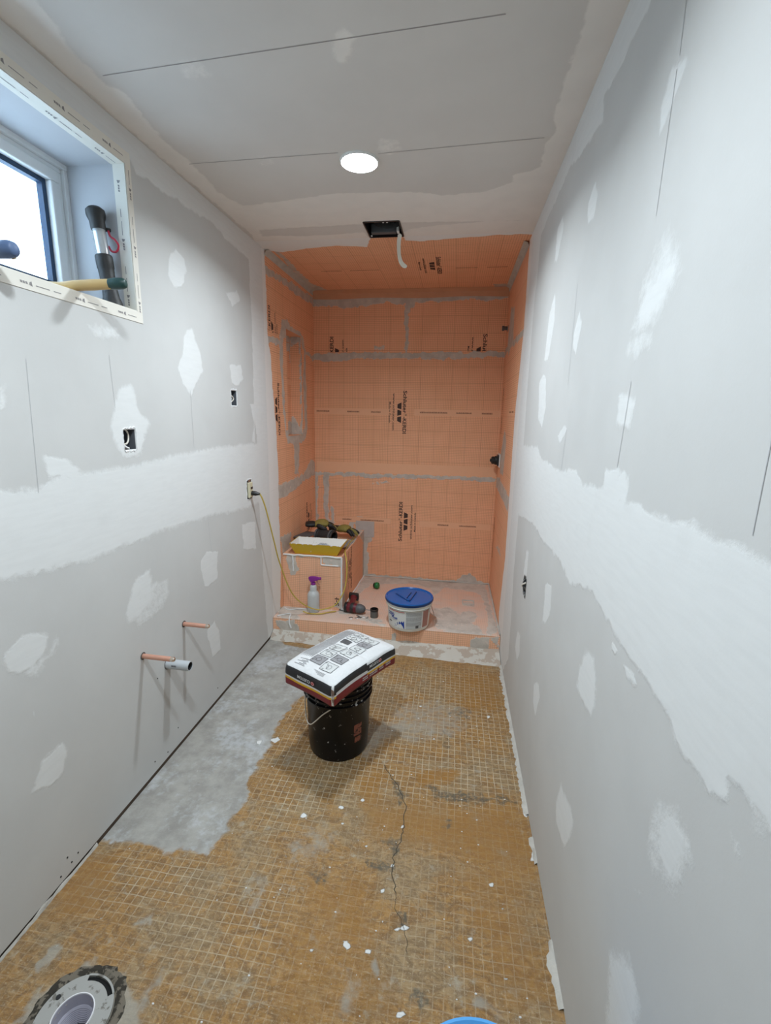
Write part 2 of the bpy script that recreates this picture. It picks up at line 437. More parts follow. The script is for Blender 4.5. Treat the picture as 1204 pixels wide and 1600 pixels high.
toL = lambda u, v, d: np.stack([0 * u + d, u, v], 1)              # left wall: u = y, v = z, faces +x
toR = lambda u, v, d: np.stack([W - d + 0 * u, u, v], 1)
toB = lambda u, v, d: np.stack([u, D2 - d + 0 * u, v], 1)
toC = lambda u, v, d: np.stack([u, v, H - d + 0 * u], 1)
toF = lambda u, v, d: np.stack([u, v, d + 0 * u], 1)

# ------------------------------------------------------------------ printing: lettering as thin flat meshes
_glyph = {}
def glyphs(text, bold=0.0):
    key = (text, bold)
    if key not in _glyph:
        cu = bpy.data.curves.new('lettering', 'FONT'); cu.body = text; cu.size = 1.0; cu.offset = bold; cu.resolution_u = 3; cu.fill_mode = 'FRONT' if hasattr(cu, 'fill_mode') else cu.fill_mode
        o = bpy.data.objects.new('lettering', cu); COL.objects.link(o)
        bpy.context.view_layer.update()
        dg = bpy.context.evaluated_depsgraph_get()
        me = bpy.data.meshes.new_from_object(o.evaluated_get(dg))
        v = [(p.co.x, p.co.y) for p in me.vertices]; f = [tuple(p.vertices) for p in me.polygons]
        bpy.data.objects.remove(o); bpy.data.meshes.remove(me)
        x0 = min(a for a, b in v); x1 = max(a for a, b in v)
        _glyph[key] = ([((a - x0) / (x1 - x0), b) for a, b in v], f, x1 - x0)
    return _glyph[key]

def text_on(mb, text, place, u0, u1, v0, height, bold=0.012, mi=0, eps=0.0):
    """text between u0 and u1 with its baseline at v0 and the given cap height; place(u,v) gives the point"""
    v, f, w = glyphs(text, bold)
    mb.add([place(u0 + a * (u1 - u0), v0 + b * height / 0.73) for a, b in v], f, mi)

def quad_on(mb, place, pts, mi=0):
    mb.add([place(u, v) for u, v in pts], [tuple(range(len(pts)))], mi)

def maker_print(parent, origin, U, Vv, N, L=0.34, clip=None, ink=None, lines=(1, 2, 3)):
    """the maker's stamp: name, three-trapezoid emblem, web address, origin line"""
    o = Vector(origin); U = Vector(U); Vv = Vector(Vv); N = Vector(N)
    pl = lambda u, v: o + U * (u * L) + Vv * (v * L) + N * .0008
    mb = MB()
    text_on(mb, 'Schluter', pl, 0, .525, 0, .092, .022); text_on(mb, '-KERDI', pl, .60, 1, 0, .092, .022)
    for k in range(12):
        q0, q1 = 2 * PI * k / 12, 2 * PI * (k + 1) / 12; quad_on(mb, pl, [(.562 + .022 * math.cos(q0), .072 + .022 * math.sin(q0)), (.562 + .022 * math.cos(q1), .072 + .022 * math.sin(q1)), (.562 + .015 * math.cos(q1), .072 + .015 * math.sin(q1)), (.562 + .015 * math.cos(q0), .072 + .015 * math.sin(q0))])
    text_on(mb, 'R', pl, .555, .570, .064, .016, .02)
    if 2 in lines:
        for q in ([(.27, -.04), (.43, -.04), (.405, -.135), (.315, -.135)], [(.437, -.135), (.585, -.135), (.555, -.04), (.467, -.04)], [(.592, -.04), (.75, -.04), (.705, -.135), (.617, -.135)]):
            quad_on(mb, pl, q)
        text_on(mb, 'www.schluter.com', pl, .06, .93, -.25, .055, .012)
    if 3 in lines: text_on(mb, 'Made in Canada', pl, .26, .75, -.335, .042, .012)
    me = mb.mesh('lettering', ink or M['ink'], False)
    if clip:
        bm = bmesh.new(); bm.from_mesh(me)
        for co, no in clip:
            bmesh.ops.bisect_plane(bm, geom=bm.verts[:] + bm.edges[:] + bm.faces[:], plane_co=co, plane_no=no, clear_outer=True)
        bm.to_mesh(me); bm.free()
    return link('lettering', me, parent)

def bar_marks(mb, pl, spans, v0, h):
    """print too small to read: rows of tiny strokes"""
    for a, b in spans:
        x = a
        while x < b:
            w_ = rnd.uniform(.0035, .007); quad_on(mb, pl, [(x, v0), (min(x + w_, b), v0), (min(x + w_, b), v0 + h * rnd.choice((.7, 1, 1))), (x, v0 + h)]); x += w_ + .0022

def strip_print(parent, place, u0, u1, v0, v1, words=()):
    mb = MB(); quad_on(mb, lambda u, v: place(u, v, .0004), [(u0, v0), (u1, v0), (u1, v1), (u0, v1)])
    o = mb.obj('printed_strip', M['strip'], parent, False)
    if words:
        mb = MB(); bar_marks(mb, lambda u, v: place(u, v, .0008), words, v0 + (v1 - v0) * .38, (v1 - v0) * .24); mb.obj('small_print', M['ink2'], parent, False)['kind'] = 'stuff'
    return o
# outlines of joint compound, thinset smears, bare and stained floor, in metres on each surface: (outline, soft edge, strength)
POLY = {'BF_thin': [([(.034,.543),(.086,.538),(.443,.532),(.443,.139),(.426,.137),(.426,.464),(.323,.457),(.3,.473),(.297,.514),(.109,.516),(.096,.459),(.119,.402),(.088,.37),(.053,.385),(.031,.443)],.012,1.0),([(.397,.183),(.443,.217),(.443,.133),(.391,.146)],.03,1.0)],'BS_thin': [([(3.564,.555),(3.799,.539),(3.806,.394),(3.733,.442)],.03,1.0),([(3.032,.509),(3.068,.504),(3.094,.093),(3.032,.107)],.012,1.0),([(3.752,.409),(3.806,.394),(3.821,.096),(3.279,.098),(3.094,.086),(3.119,.113),(3.749,.107)],.012,1.0)],'BT_thin': [([(.058,3.883),(.391,3.961),(.424,3.759),(.425,3.35),(.386,3.252),(.377,3.339),(.376,3.692),(.088,3.829)],.04,.7)],'B_thin': [([(-.005,2.436),(.11,2.437),(.299,2.396),(.522,2.41),(.741,2.406),(.886,2.387),(1.205,2.399),(1.411,2.415),(1.407,2.477),(1.501,2.475),(1.509,2.369),(1.449,2.37),(1.346,2.36),(1.171,2.366),(1.03,2.355),(.887,2.362),(.815,2.355),(.802,2.313),(.763,2.301),(.743,2.335),(.596,2.361),(.486,2.342),(.299,2.323),(.09,2.334),(-.006,2.34)],.02,1.0),([(-.08,1.985),(-.011,1.972),(.3,1.976),(.754,1.98),(1.51,1.987),(1.513,1.951),(1.372,1.947),(1.104,1.938),(1.013,1.932),(.866,1.941),(.491,1.937),(.223,1.929),(.086,1.907),(.008,1.93),(-.051,1.943)],.015,1.0),([(.735,2.322),(.771,2.322),(.768,1.976),(.746,1.976)],.012,1.0),([(-.004,1.01),(.222,1.01),(.624,1.01),(1.014,1.017),(1.355,1.02),(1.505,1.012),(1.507,.978),(1.357,.991),(.899,.993),(.782,.984),(.624,.986),(.485,.973),(.384,.989),(.303,.986),(.099,.986),(-.004,.99)],.012,1.0),([(.074,.997),(.116,.999),(.121,.593),(.18,.576),(.096,.55),(.076,.695)],.012,1.0),([(-.013,.978),(.021,1.019),(.016,.588),(-.01,.565)],.008,1.0),([(.139,.719),(.168,.7),(.163,.575),(.142,.574)],.012,1.0),([(.107,.579),(.179,.547),(.296,.553),(.323,.617),(.376,.632),(.482,.608),(.494,.42),(.467,.409),(.47,.104),(.42,.101),(.417,.433),(.458,.445),(.456,.571),(.35,.588),(.332,.528),(.179,.51),(.088,.542)],.012,1.0),([(.34,.609),(.465,.598),(.467,.436),(.422,.415),(.377,.521)],.02,.6),([(.434,.121),(.596,.123),(.846,.117),(1.229,.113),(1.294,.173),(1.361,.183),(1.415,.127),(1.47,.119),(1.472,.086),(.435,.074)],.012,1.0),([(.481,2.038),(.584,2.033),(.581,1.994),(.491,1.997)],.02,.5),([(.485,.947),(.625,.962),(.665,.924),(.506,.918)],.02,.4)],'CF_thin': [([(.015,.107),(.144,.119),(.186,.063),(.171,.025),(.092,.017),(.056,.051)],.02,1.0),([(1.335,.098),(1.41,.119),(1.442,.108),(1.449,.01),(1.339,.014)],.02,1.0),([(1.449,.109),(1.511,.115),(1.516,.045),(1.449,.109)],.02,1.0),([(.81,.077),(.839,.094),(.841,.008),(.818,.005)],.01,.9)],'C_mud': [([(.151,1.153),(.119,1.248),(.094,1.348),(.095,1.453),(.117,1.506),(.105,1.597),(.098,1.69),(.09,1.795),(.105,1.898),(.086,2.134),(.136,2.279),(.025,2.903),(.01,1.662),(.009,1.128),(.069,.957),(.255,.981)],.03,1.0),([(.072,2.103),(.136,2.279),(.305,2.249),(.588,2.204),(.814,2.21),(.924,2.221),(1.061,2.265),(1.252,2.255),(1.327,2.206),(1.395,2.135),(1.459,2.078),(1.536,2.509),(1.501,2.564),(1.287,2.558),(1.084,2.554),(.851,2.539),(.658,2.544),(.429,2.547),(.22,2.552),(.056,2.562),(.028,2.435)],.02,1.0),([(1.407,1.241),(1.433,1.362),(1.427,1.479),(1.429,1.653),(1.431,1.756),(1.453,1.847),(1.439,1.917),(1.447,2.077),(1.344,2.124),(1.441,2.574),(1.539,2.703),(1.566,2.035),(1.556,1.352),(1.639,1.27)],.02,1.0),([(.021,2.639),(.286,2.664),(.64,2.652),(.656,2.735),(.611,2.859),(.46,2.825),(.296,2.841),(.103,2.899),(.018,2.87),(-.098,2.904)],.012,1.0),([(.828,2.687),(.885,2.624),(1.012,2.595),(1.287,2.558),(1.502,2.572),(1.531,2.754),(1.508,2.752),(1.373,2.748),(1.179,2.766),(.925,2.798),(.842,2.771)],.012,1.0),([(.809,1.372),(.85,1.341),(.869,1.38),(.832,1.452),(.803,1.461),(.786,1.424)],.03,.8),([(.345,1.406),(.418,1.373),(.431,1.416),(.435,1.461),(.369,1.491),(.336,1.46)],.04,.5),([(.852,1.812),(.919,1.82),(.944,1.902),(.88,1.938),(.825,1.902)],.03,.5),([(.384,1.862),(.451,1.882),(.437,1.949),(.358,1.95)],.04,.45),([(.102,1.555),(.122,1.589),(.105,1.604),(.084,1.588)],.01,.9)],'C_thin': [([(.061,3.588),(.131,3.723),(.083,3.896),(-.021,3.852)],.012,1.0),([(1.393,3.688),(1.489,3.665),(1.524,3.995),(1.41,3.917)],.012,1.0),([(.057,2.864),(.078,2.866),(.065,3.125),(.061,3.588),(.122,3.689),(.011,3.749),(.032,3.171)],.01,1.0),([(.093,3.86),(.512,3.854),(.74,3.801),(.824,3.876),(1.411,3.816),(1.422,3.952),(.722,3.977),(.062,3.97)],.01,.7)],'F_bare': [([(-.143,2.83),(.02,2.717),(.475,2.587),(.847,2.616),(.813,2.518),(.672,2.434),(.49,2.254),(.419,2.132),(.384,1.987),(.393,1.819),(.387,1.632),(.42,1.448),(.412,1.308),(.393,1.209),(.192,1.214),(-.001,1.207),(-.065,1.222)],.05,1.0)],'F_dark': [([(1.107,1.648),(1.213,1.632),(1.442,1.639),(1.515,1.619),(1.364,1.593),(1.163,1.575)],.035,.9),([(.953,1.693),(1.047,1.587),(1.046,1.518),(.981,1.592)],.02,.8),([(.988,1.373),(1.045,1.378),(1.045,1.32),(1.004,1.345)],.02,.9),([(.936,1.278),(1.045,1.285),(1.071,1.255),(.964,1.244)],.025,.9),([(1.075,1.123),(1.104,1.128),(1.108,1.092),(1.089,1.093)],.015,.9),([(.742,1.211),(.822,1.202),(.81,1.168),(.766,1.172)],.03,.7),([(1.254,2.224),(1.352,2.186),(1.285,2.096),(1.205,2.107)],.04,.6),([(1.176,2.003),(1.222,1.965),(1.209,1.854),(1.179,1.891)],.03,.6),([(1.19,1.504),(1.227,1.495),(1.216,1.438),(1.192,1.448)],.02,.7),([(1.03,1.097),(1.054,1.092),(1.046,1.065)],.02,.8),([(1.122,.951),(1.19,.948),(1.175,.918),(1.108,.921)],.03,.8)],'F_grey': [([(.736,1.835),(.829,1.99),(1.012,2.073),(1.205,2.082),(1.177,1.957),(.966,1.92),(.848,1.731)],.08,.6),([(.902,2.161),(1.133,2.26),(1.337,2.211),(1.268,1.973),(1.062,1.87),(.906,1.909)],.1,.5),([(.639,1.341),(.833,1.429),(.819,1.294),(.676,1.178)],.1,.5),([(.585,1.185),(.635,1.171),(.663,1.055),(.626,1.068)],.06,.7),([(.127,.88),(.127,.818),(.114,.862)],.02,.9),([(.096,.859),(.115,.882),(.136,.85),(.121,.814)],.015,1),([(.429,.771),(.448,.901),(.461,.895),(.461,.764)],.03,.7),([(.304,.978),(.345,.994),(.352,.968),(.312,.953)],.03,.7),([(1.282,.956),(1.333,.971),(1.346,.932),(1.289,.91)],.04,.8),([(.921,.978),(.98,.957),(.987,.849),(.933,.865)],.06,.6),([(1.001,.991),(1.025,1.011),(1.036,.966),(1.018,.948)],.02,.8),([(.173,.717),(.19,.814),(.245,.86),(.347,.854),(.427,.81),(.469,.741),(.261,.684)],.03,1.0)],'F_mesh': [([(.419,2.132),(.816,2.497),(1.464,2.579),(1.511,2.015),(1.504,1.633),(1.214,1.537),(.856,1.555),(.57,1.329),(.438,1.516)],.15,1.0),([(.067,1.168),(.421,1.192),(.481,1.044),(.098,.981)],.1,.7),([(.351,.986),(.46,1.121),(.6,1.258),(.759,1.129),(.729,.859),(.594,.785)],.12,.5),([(1.099,1.185),(1.543,1.259),(1.512,.933),(1.161,.877)],.2,.25)],'F_wet': [([(1.161,2.489),(1.503,2.601),(1.537,2.246),(1.334,2.13),(1.202,2.302)],.14,.75),([(1.048,1.709),(1.266,1.765),(1.212,1.666),(1.082,1.627)],.04,.9),([(.842,1.62),(1.012,1.549),(1.466,1.627),(1.519,1.489),(1.523,1.255),(1.217,1.349),(.992,1.348),(.891,1.383)],.14,.8),([(1.519,1.489),(1.512,.933),(1.352,.907),(1.297,1.123),(1.218,1.29)],.1,.6),([(.759,1.192),(.967,1.227),(1.014,1.077),(.939,.981),(.771,1.092)],.1,.7),([(-.075,1.121),(.121,1.178),(.194,.997),(.074,.872)],.08,.7),([(.812,1.632),(.939,1.69),(.918,1.502),(.874,1.465)],.04,.7),([(.701,1.062),(1.024,1.134),(1.113,.869),(.8,.77)],.12,.55)],'F_white': [([(1.517,2.589),(1.52,2.329),(1.516,2.063),(1.514,1.846),(1.506,1.666),(1.501,1.556),(1.512,1.549),(1.522,1.569),(1.541,2.275),(1.563,2.633)],.012,1),([(1.525,1.443),(1.528,1.377),(1.525,1.324),(1.519,1.375),(1.497,1.372)],.012,1),([(1.527,1.152),(1.535,1.04),(1.523,1.016),(1.522,1.092)],.01,1),([(.813,1.478),(.811,1.472),(.805,1.47),(.797,1.472),(.792,1.475),(.793,1.483),(.801,1.486),(.809,1.483)],.007,1),([(.683,1.421),(.684,1.415),(.674,1.408),(.661,1.409),(.662,1.417),(.663,1.423),(.667,1.43),(.676,1.427)],.007,1),([(.885,1.528),(.884,1.521),(.879,1.518),(.872,1.52),(.869,1.525),(.872,1.531),(.876,1.534),(.881,1.531)],.007,1),([(.831,1.409),(.831,1.405),(.826,1.404),(.824,1.403),(.821,1.407),(.819,1.411),(.825,1.412),(.829,1.412)],.007,1),([(1.055,1.438),(1.055,1.436),(1.051,1.435),(1.046,1.435),(1.044,1.436),(1.047,1.441),(1.05,1.44),(1.053,1.441)],.007,1),([(1.053,1.432),(1.049,1.429),(1.047,1.426),(1.043,1.427),(1.043,1.431),(1.042,1.434),(1.046,1.435),(1.049,1.435)],.007,1),([(1.017,1.188),(1.018,1.184),(1.013,1.182),(1.005,1.18),(1.006,1.186),(1.003,1.188),(1.011,1.194),(1.017,1.194)],.007,1),([(1.365,1.267),(1.365,1.26),(1.359,1.258),(1.353,1.258),(1.349,1.264),(1.352,1.268),(1.36,1.271),(1.366,1.274)],.007,1),([(1.39,1.194),(1.392,1.193),(1.387,1.19),(1.385,1.19),(1.383,1.193),(1.385,1.195),(1.388,1.195),(1.389,1.195)],.007,1),([(.431,1.799),(.422,1.79),(.418,1.773),(.397,1.783),(.385,1.791),(.394,1.803),(.405,1.806),(.414,1.815)],.007,1),([(.351,1.768),(.353,1.762),(.349,1.752),(.336,1.756),(.331,1.764),(.328,1.772),(.337,1.78),(.348,1.781)],.007,1),([(.944,1.014),(.942,1.01),(.938,1.008),(.933,1.009),(.926,1.011),(.933,1.015),(.936,1.019),(.943,1.018)],.007,1),([(1.006,1.013),(1.004,1.007),(.998,1.007),(.99,1.007),(.986,1.01),(.991,1.016),(.996,1.018),(1.001,1.017)],.007,1),([(.944,1.022),(.941,1.018),(.934,1.011),(.924,1.014),(.923,1.019),(.919,1.025),(.93,1.028),(.937,1.024)],.007,1),([(1.117,.889),(1.11,.884),(1.104,.88),(1.095,.879),(1.093,.885),(1.096,.889),(1.103,.891),(1.11,.893)],.007,1),([(1.385,1.008),(1.38,1.006),(1.378,1.004),(1.375,1.004),(1.374,1.006),(1.373,1.009),(1.378,1.01),(1.38,1.01)],.007,1),([(1.416,2.145),(1.412,2.136),(1.404,2.129),(1.401,2.135),(1.4,2.142),(1.396,2.146),(1.405,2.151),(1.412,2.154)],.007,1),([(1.065,2.168),(1.064,2.163),(1.061,2.157),(1.056,2.162),(1.052,2.165),(1.054,2.174),(1.06,2.175),(1.064,2.175)],.007,1),([(1.146,1.929),(1.145,1.924),(1.142,1.921),(1.139,1.924),(1.138,1.927),(1.136,1.931),(1.141,1.938),(1.144,1.932)],.007,1),([(1.291,1.093),(1.294,1.089),(1.286,1.085),(1.28,1.087),(1.278,1.091),(1.279,1.095),(1.286,1.096),(1.294,1.097)],.007,1),([(1.037,1.278),(1.035,1.274),(1.032,1.271),(1.025,1.27),(1.026,1.277),(1.023,1.281),(1.03,1.283),(1.034,1.282)],.007,1),([(.935,1.334),(.934,1.331),(.931,1.327),(.928,1.329),(.924,1.332),(.925,1.335),(.929,1.337),(.932,1.335)],.007,1),([(1.105,1.092),(1.103,1.088),(1.093,1.083),(1.088,1.084),(1.078,1.087),(1.083,1.091),(1.092,1.098),(1.1,1.095)],.007,1),([(1.081,1.084),(1.076,1.08),(1.071,1.079),(1.065,1.078),(1.06,1.081),(1.063,1.084),(1.07,1.086),(1.078,1.087)],.007,1),([(.843,.989),(.846,.986),(.839,.985),(.835,.984),(.834,.988),(.833,.99),(.837,.993),(.84,.991)],.007,1)],'L_mud': [([(.76,1.306),(1.029,1.279),(1.141,1.266),(1.211,1.294),(1.42,1.29),(1.625,1.299),(2.108,1.322),(2.556,1.315),(2.95,1.309),(2.932,.932),(2.709,.955),(2.461,.95),(2.071,.992),(1.626,1.011),(1.267,1.01),(1.105,1.033),(.992,1.047),(.72,1.071)],.05,1.0),([(2.617,2.398),(2.629,2.007),(2.618,1.512),(2.646,1.325),(2.642,.975),(2.657,.473),(2.701,.006),(2.764,-.036),(2.916,.094),(2.968,.458),(2.955,.776),(2.963,1.033),(2.953,1.347),(2.917,1.597),(2.894,1.83),(2.854,1.957),(2.851,2.158),(2.847,2.447)],.012,1.0),([(.875,2.51),(.808,2.128),(1.199,2.349),(1.679,2.352),(1.698,2.317),(1.756,2.335),(1.9,2.327),(1.958,2.342),(2.062,2.337),(2.197,2.358),(2.345,2.337),(2.594,2.321),(2.834,2.297),(2.85,2.476)],.025,1.0),([(1.857,2.087),(1.92,2.14),(1.978,2.124),(1.991,2.078),(1.94,2.009),(1.879,1.991),(1.849,2.026)],.02,1),([(2.337,2.08),(2.46,2.116),(2.485,2.075),(2.393,2.027)],.02,1),([(1.875,1.672),(1.96,1.827),(2.003,1.847),(2.056,1.765),(2.079,1.678),(2.001,1.615),(1.957,1.552),(1.9,1.608)],.025,1),([(2.341,1.727),(2.467,1.747),(2.491,1.675),(2.41,1.633),(2.353,1.639)],.02,1),([(1.462,1.473),(1.506,1.571),(1.575,1.591),(1.604,1.497),(1.663,1.444),(1.617,1.378),(1.592,1.331),(1.488,1.328),(1.458,1.386),(1.442,1.441)],.035,.9),([(1.17,1.361),(1.242,1.343),(1.31,1.302),(1.28,1.275),(1.178,1.299)],.03,1),([(1.377,1.758),(1.535,1.772),(1.545,1.736),(1.424,1.717)],.03,.6),([(2.396,.87),(2.566,.851),(2.568,.677),(2.398,.726)],.015,.9),([(1.947,.787),(2.003,.827),(2.112,.795),(2.096,.653),(1.972,.658)],.015,1),([(1.425,.758),(1.493,.87),(1.589,.881),(1.592,.753),(1.515,.705),(1.436,.714)],.03,.75),([(1.473,.852),(1.691,.799),(1.695,.725),(1.646,.688),(1.483,.666)],.03,.55),([(.968,.842),(1.02,.872),(1.109,.843),(1.094,.793),(1.053,.764),(.977,.78)],.03,1),([(1.003,.764),(1.099,.78),(1.145,.83),(1.144,.777),(1.059,.73)],.03,.6),([(.985,.393),(1.03,.474),(1.099,.475),(1.122,.433),(1.096,.373),(1.047,.363)],.03,.95),([(1.958,.436),(2.041,.449),(2.085,.374),(2.087,.264),(2.001,.263)],.015,.9),([(1.071,1.545),(1.094,1.555),(1.083,1.489),(1.059,1.472)],.03,.7),([(2.56,1.547),(2.743,1.571),(2.734,1.475),(2.621,1.457),(2.618,1.326),(2.574,1.328),(2.611,1.438)],.01,.8),([(1.028,.64),(1.036,.613),(1.03,.616)],.01,.8)],'L_thin': [([(2.84,2.351),(3.081,2.359),(3.397,2.384),(3.801,2.393),(3.798,2.34),(3.393,2.329),(3.038,2.327),(2.836,2.305)],.02,1.0),([(3.012,2.489),(3.175,2.499),(3.786,2.492),(4.12,2.551),(3.802,2.419),(3.695,2.444),(3.131,2.471)],.012,1.0),([(2.849,1.954),(2.941,1.96),(3.074,1.966),(3.072,1.941),(2.939,1.928),(2.861,1.919)],.015,1.0),([(3.55,1.962),(3.717,1.955),(3.985,1.977),(3.984,1.93),(3.766,1.924),(3.595,1.943)],.015,1.0),([(3.059,2.002),(3.101,2.099),(3.146,2.111),(3.283,2.09),(3.467,2.083),(3.554,2.049),(3.573,1.976),(3.517,1.982),(3.466,2.056),(3.168,2.054),(3.155,1.987),(3.11,1.98),(3.102,1.751),(3.125,1.432),(3.135,1.313),(3.083,1.497),(3.069,1.674),(3.045,1.808)],.012,1.0),([(3.168,2.054),(3.466,2.062),(3.451,1.986),(3.164,1.995)],.015,.55),([(3.551,1.986),(3.585,1.977),(3.602,1.367),(3.537,1.294),(3.377,1.273),(3.391,1.141),(3.294,1.15),(3.291,1.271),(3.153,1.292),(3.111,1.374),(3.187,1.371),(3.542,1.376),(3.525,1.717)],.014,1.0),([(3.303,1.283),(3.409,1.286),(3.378,1.039),(3.289,1.05)],.01,1.0),([(2.959,1.018),(3.211,1.017),(3.536,1.03),(3.694,1.128),(3.791,1.099),(3.786,.99),(3.474,.972),(3.282,.936),(3.062,.92),(2.952,.931)],.03,1.0),([(2.98,.642),(3.183,.62),(3.132,.494),(3.307,.426),(3.322,.289),(3.162,.295),(3.062,.392),(3.007,.471)],.04,1.0),([(2.83,.148),(3.063,.109),(3.1,.029),(2.936,.039)],.03,1.0)],'P_thin': [([(-.051,3.034),(.031,3.108),(.172,3.059),(.413,3.069),(.398,3.011),(.216,2.923),(.143,2.875),(.189,2.785),(.131,2.711),(.069,2.762)],.03,1.0),([(.389,3.046),(.511,3.033),(.519,2.931),(.433,2.931)],.02,.9),([(.442,3.762),(.846,3.792),(1.476,3.818),(1.503,2.853),(1.441,2.784),(1.459,3.164),(1.45,3.512),(1.39,3.588),(1.294,3.614),(1.129,3.651),(1.072,3.437),(1.031,3.608),(.858,3.668),(.525,3.601),(.474,3.276),(.445,3.49)],.025,1.0),([(1.272,3.128),(1.345,3.178),(1.398,3.083),(1.339,2.974),(1.271,2.993)],.03,.7),([(1.055,3.158),(1.2,3.223),(1.414,2.865),(1.433,2.755),(1.205,2.768),(1.098,2.835)],.06,.6),([(.557,2.955),(.739,2.891),(.81,2.78),(.758,2.77),(.564,2.857)],.04,.5),([(1.282,3.335),(1.366,3.352),(1.362,3.255),(1.281,3.239)],.006,.6)],'R_mud': [([(2.863,1.374),(2.52,1.352),(2.058,1.375),(1.931,1.331),(1.577,1.325),(1.401,1.345),(1.301,1.32),(1.132,1.334),(.969,1.33),(.776,1.341),(.668,1.345),(.541,1.342),(.346,1.345),(.273,1.068),(.463,1.071),(.513,1.076),(.543,1.062),(.541,1.038),(.563,1.023),(.645,1.017),(.711,1.051),(.791,1.052),(.903,1.051),(.991,1.064),(1.129,1.081),(1.233,1.057),(1.334,1.023),(1.477,1.056),(1.707,1.036),(2.005,1.047),(2.792,.959)],.03,1.0),([(2.441,2.334),(2.445,2.24),(2.478,2.022),(2.488,1.662),(2.448,1.146),(2.444,.657),(2.386,.197),(2.6,-.006),(2.79,-.096),(2.981,.21),(2.864,.637),(2.893,1.06),(2.918,1.512),(2.804,1.979),(2.838,2.47)],.012,1.0),([(1.181,2.335),(1.209,2.316),(1.295,2.326),(1.443,2.332),(1.512,2.345),(1.48,2.261),(1.549,2.29),(1.612,2.289),(1.887,2.349),(2.081,2.339),(2.439,2.331),(2.811,2.46),(2.662,2.6),(1.372,2.579)],.02,1.0),([(1.026,2.108),(.973,2.09),(.965,2.079),(.98,2.056),(1.024,2.023),(1.051,2.014),(1.058,2.062)],.03,1),([(1.507,2.133),(1.462,2.094),(1.489,2.04),(1.541,2.042),(1.564,2.101)],.02,1),([(1.94,2.218),(1.901,2.177),(1.985,2.073),(2.024,2.083),(2.022,2.208)],.02,1),([(1.959,1.965),(1.923,1.86),(1.991,1.712),(2.069,1.731),(2.042,1.904)],.02,1),([(1.547,1.809),(1.492,1.765),(1.534,1.686),(1.576,1.711),(1.588,1.76)],.02,1),([(2.069,1.673),(1.99,1.653),(1.943,1.528),(1.99,1.452),(2.1,1.49),(2.144,1.639)],.02,1),([(.942,1.826),(.872,1.745),(.874,1.724),(.93,1.673),(1.014,1.665),(1.071,1.682),(1.057,1.761),(1.006,1.81)],.1,.6),([(1.02,1.754),(.916,1.767),(.876,1.731),(.936,1.674),(1.015,1.667),(1.061,1.683)],.06,.85),([(1.079,1.673),(.944,1.659),(.951,1.611),(1.089,1.619)],.03,.55),([(1.104,1.549),(1.0,1.538),(1.013,1.476),(1.102,1.474)],.02,.75),([(1.133,1.386),(.982,1.388),(.981,1.323),(1.133,1.309)],.02,.8),([(1.579,1.476),(1.553,1.458),(1.633,1.407),(1.674,1.431)],.02,1),([(2.112,.904),(2.038,.908),(2.049,.79),(2.134,.76)],.02,.9),([(1.645,.907),(1.545,.94),(1.528,.857),(1.583,.779),(1.638,.764)],.02,.8),([(2.171,.472),(2.085,.485),(2.063,.41),(2.114,.339),(2.206,.365)],.02,.85),([(1.694,.485),(1.604,.535),(1.562,.505),(1.605,.399),(1.67,.409)],.02,.9),([(1.131,.928),(1.06,.947),(1.019,.905),(.999,.84),(1.023,.808),(1.114,.793),(1.163,.802),(1.158,.87)],.03,.8),([(1.206,.463),(1.101,.49),(1.052,.486),(1.07,.417),(1.107,.347),(1.203,.321),(1.228,.375)],.03,.85),([(.71,.852),(.684,.911),(.626,.934),(.585,.923),(.569,.899),(.591,.855),(.614,.799),(.66,.767),(.698,.787)],.04,.55),([(.673,.876),(.65,.912),(.604,.924),(.58,.896),(.608,.813),(.649,.805)],.05,.85),([(.776,.472),(.689,.567),(.638,.546),(.643,.437),(.727,.286)],.05,.8),([(.515,1.008),(.501,1.015),(.49,1.004),(.505,.996)],.03,.8),([(.485,1.098),(.443,1.122),(.431,1.081),(.478,1.055)],.06,.8),([(.955,1.036),(.917,1.028),(.927,1.014),(.955,1.014)],.012,.9),([(.901,1.026),(.85,1.03),(.813,1.024),(.821,1.009),(.867,1.01)],.015,.8),([(.713,.682),(.687,.728),(.669,.731),(.688,.693)],.04,.5)],'R_thin': [([(4.033,2.018),(3.357,1.994),(2.786,1.974),(2.768,1.941),(3.335,1.961),(3.772,1.966),(4.006,1.981)],.012,1.0),([(3.576,2.67),(3.239,2.591),(3.184,2.585),(3.898,2.5),(4.283,2.6)],.01,1.0),([(3.58,2.253),(3.367,2.214),(3.306,1.999),(3.549,1.932),(3.669,2.014)],.02,.8),([(3.447,1.407),(3.292,1.333),(3.355,1.086),(3.568,1.073),(3.608,1.23)],.02,.9),([(4.141,.978),(3.621,1.037),(3.116,1.026),(2.873,1.003),(2.926,.92),(3.387,.934),(4.014,.953)],.012,1.0),([(3.218,.613),(3.122,.544),(3.307,.53),(3.553,.519)],.02,.5)]}
# ------------------------------------------------------------------ the room
WIN = (0.80, 1.64, 1.847, 2.325)                  # window opening: y, y, z, z
BOX_A = (1.508, 1.571, 1.352, 1.426)
BOX_B = (2.339, 2.402, 1.529, 1.606)
BOX_C = (2.476, 2.541, 1.000, 1.110)
FAN = (0.662, 0.842, 2.512, 2.712)
NICHE = (3.175, 3.495, 1.335, 2.055)
HOLE_R = (2.035, 2.105, 0.700, 0.780)
FLANGE = (0.295, 0.747)

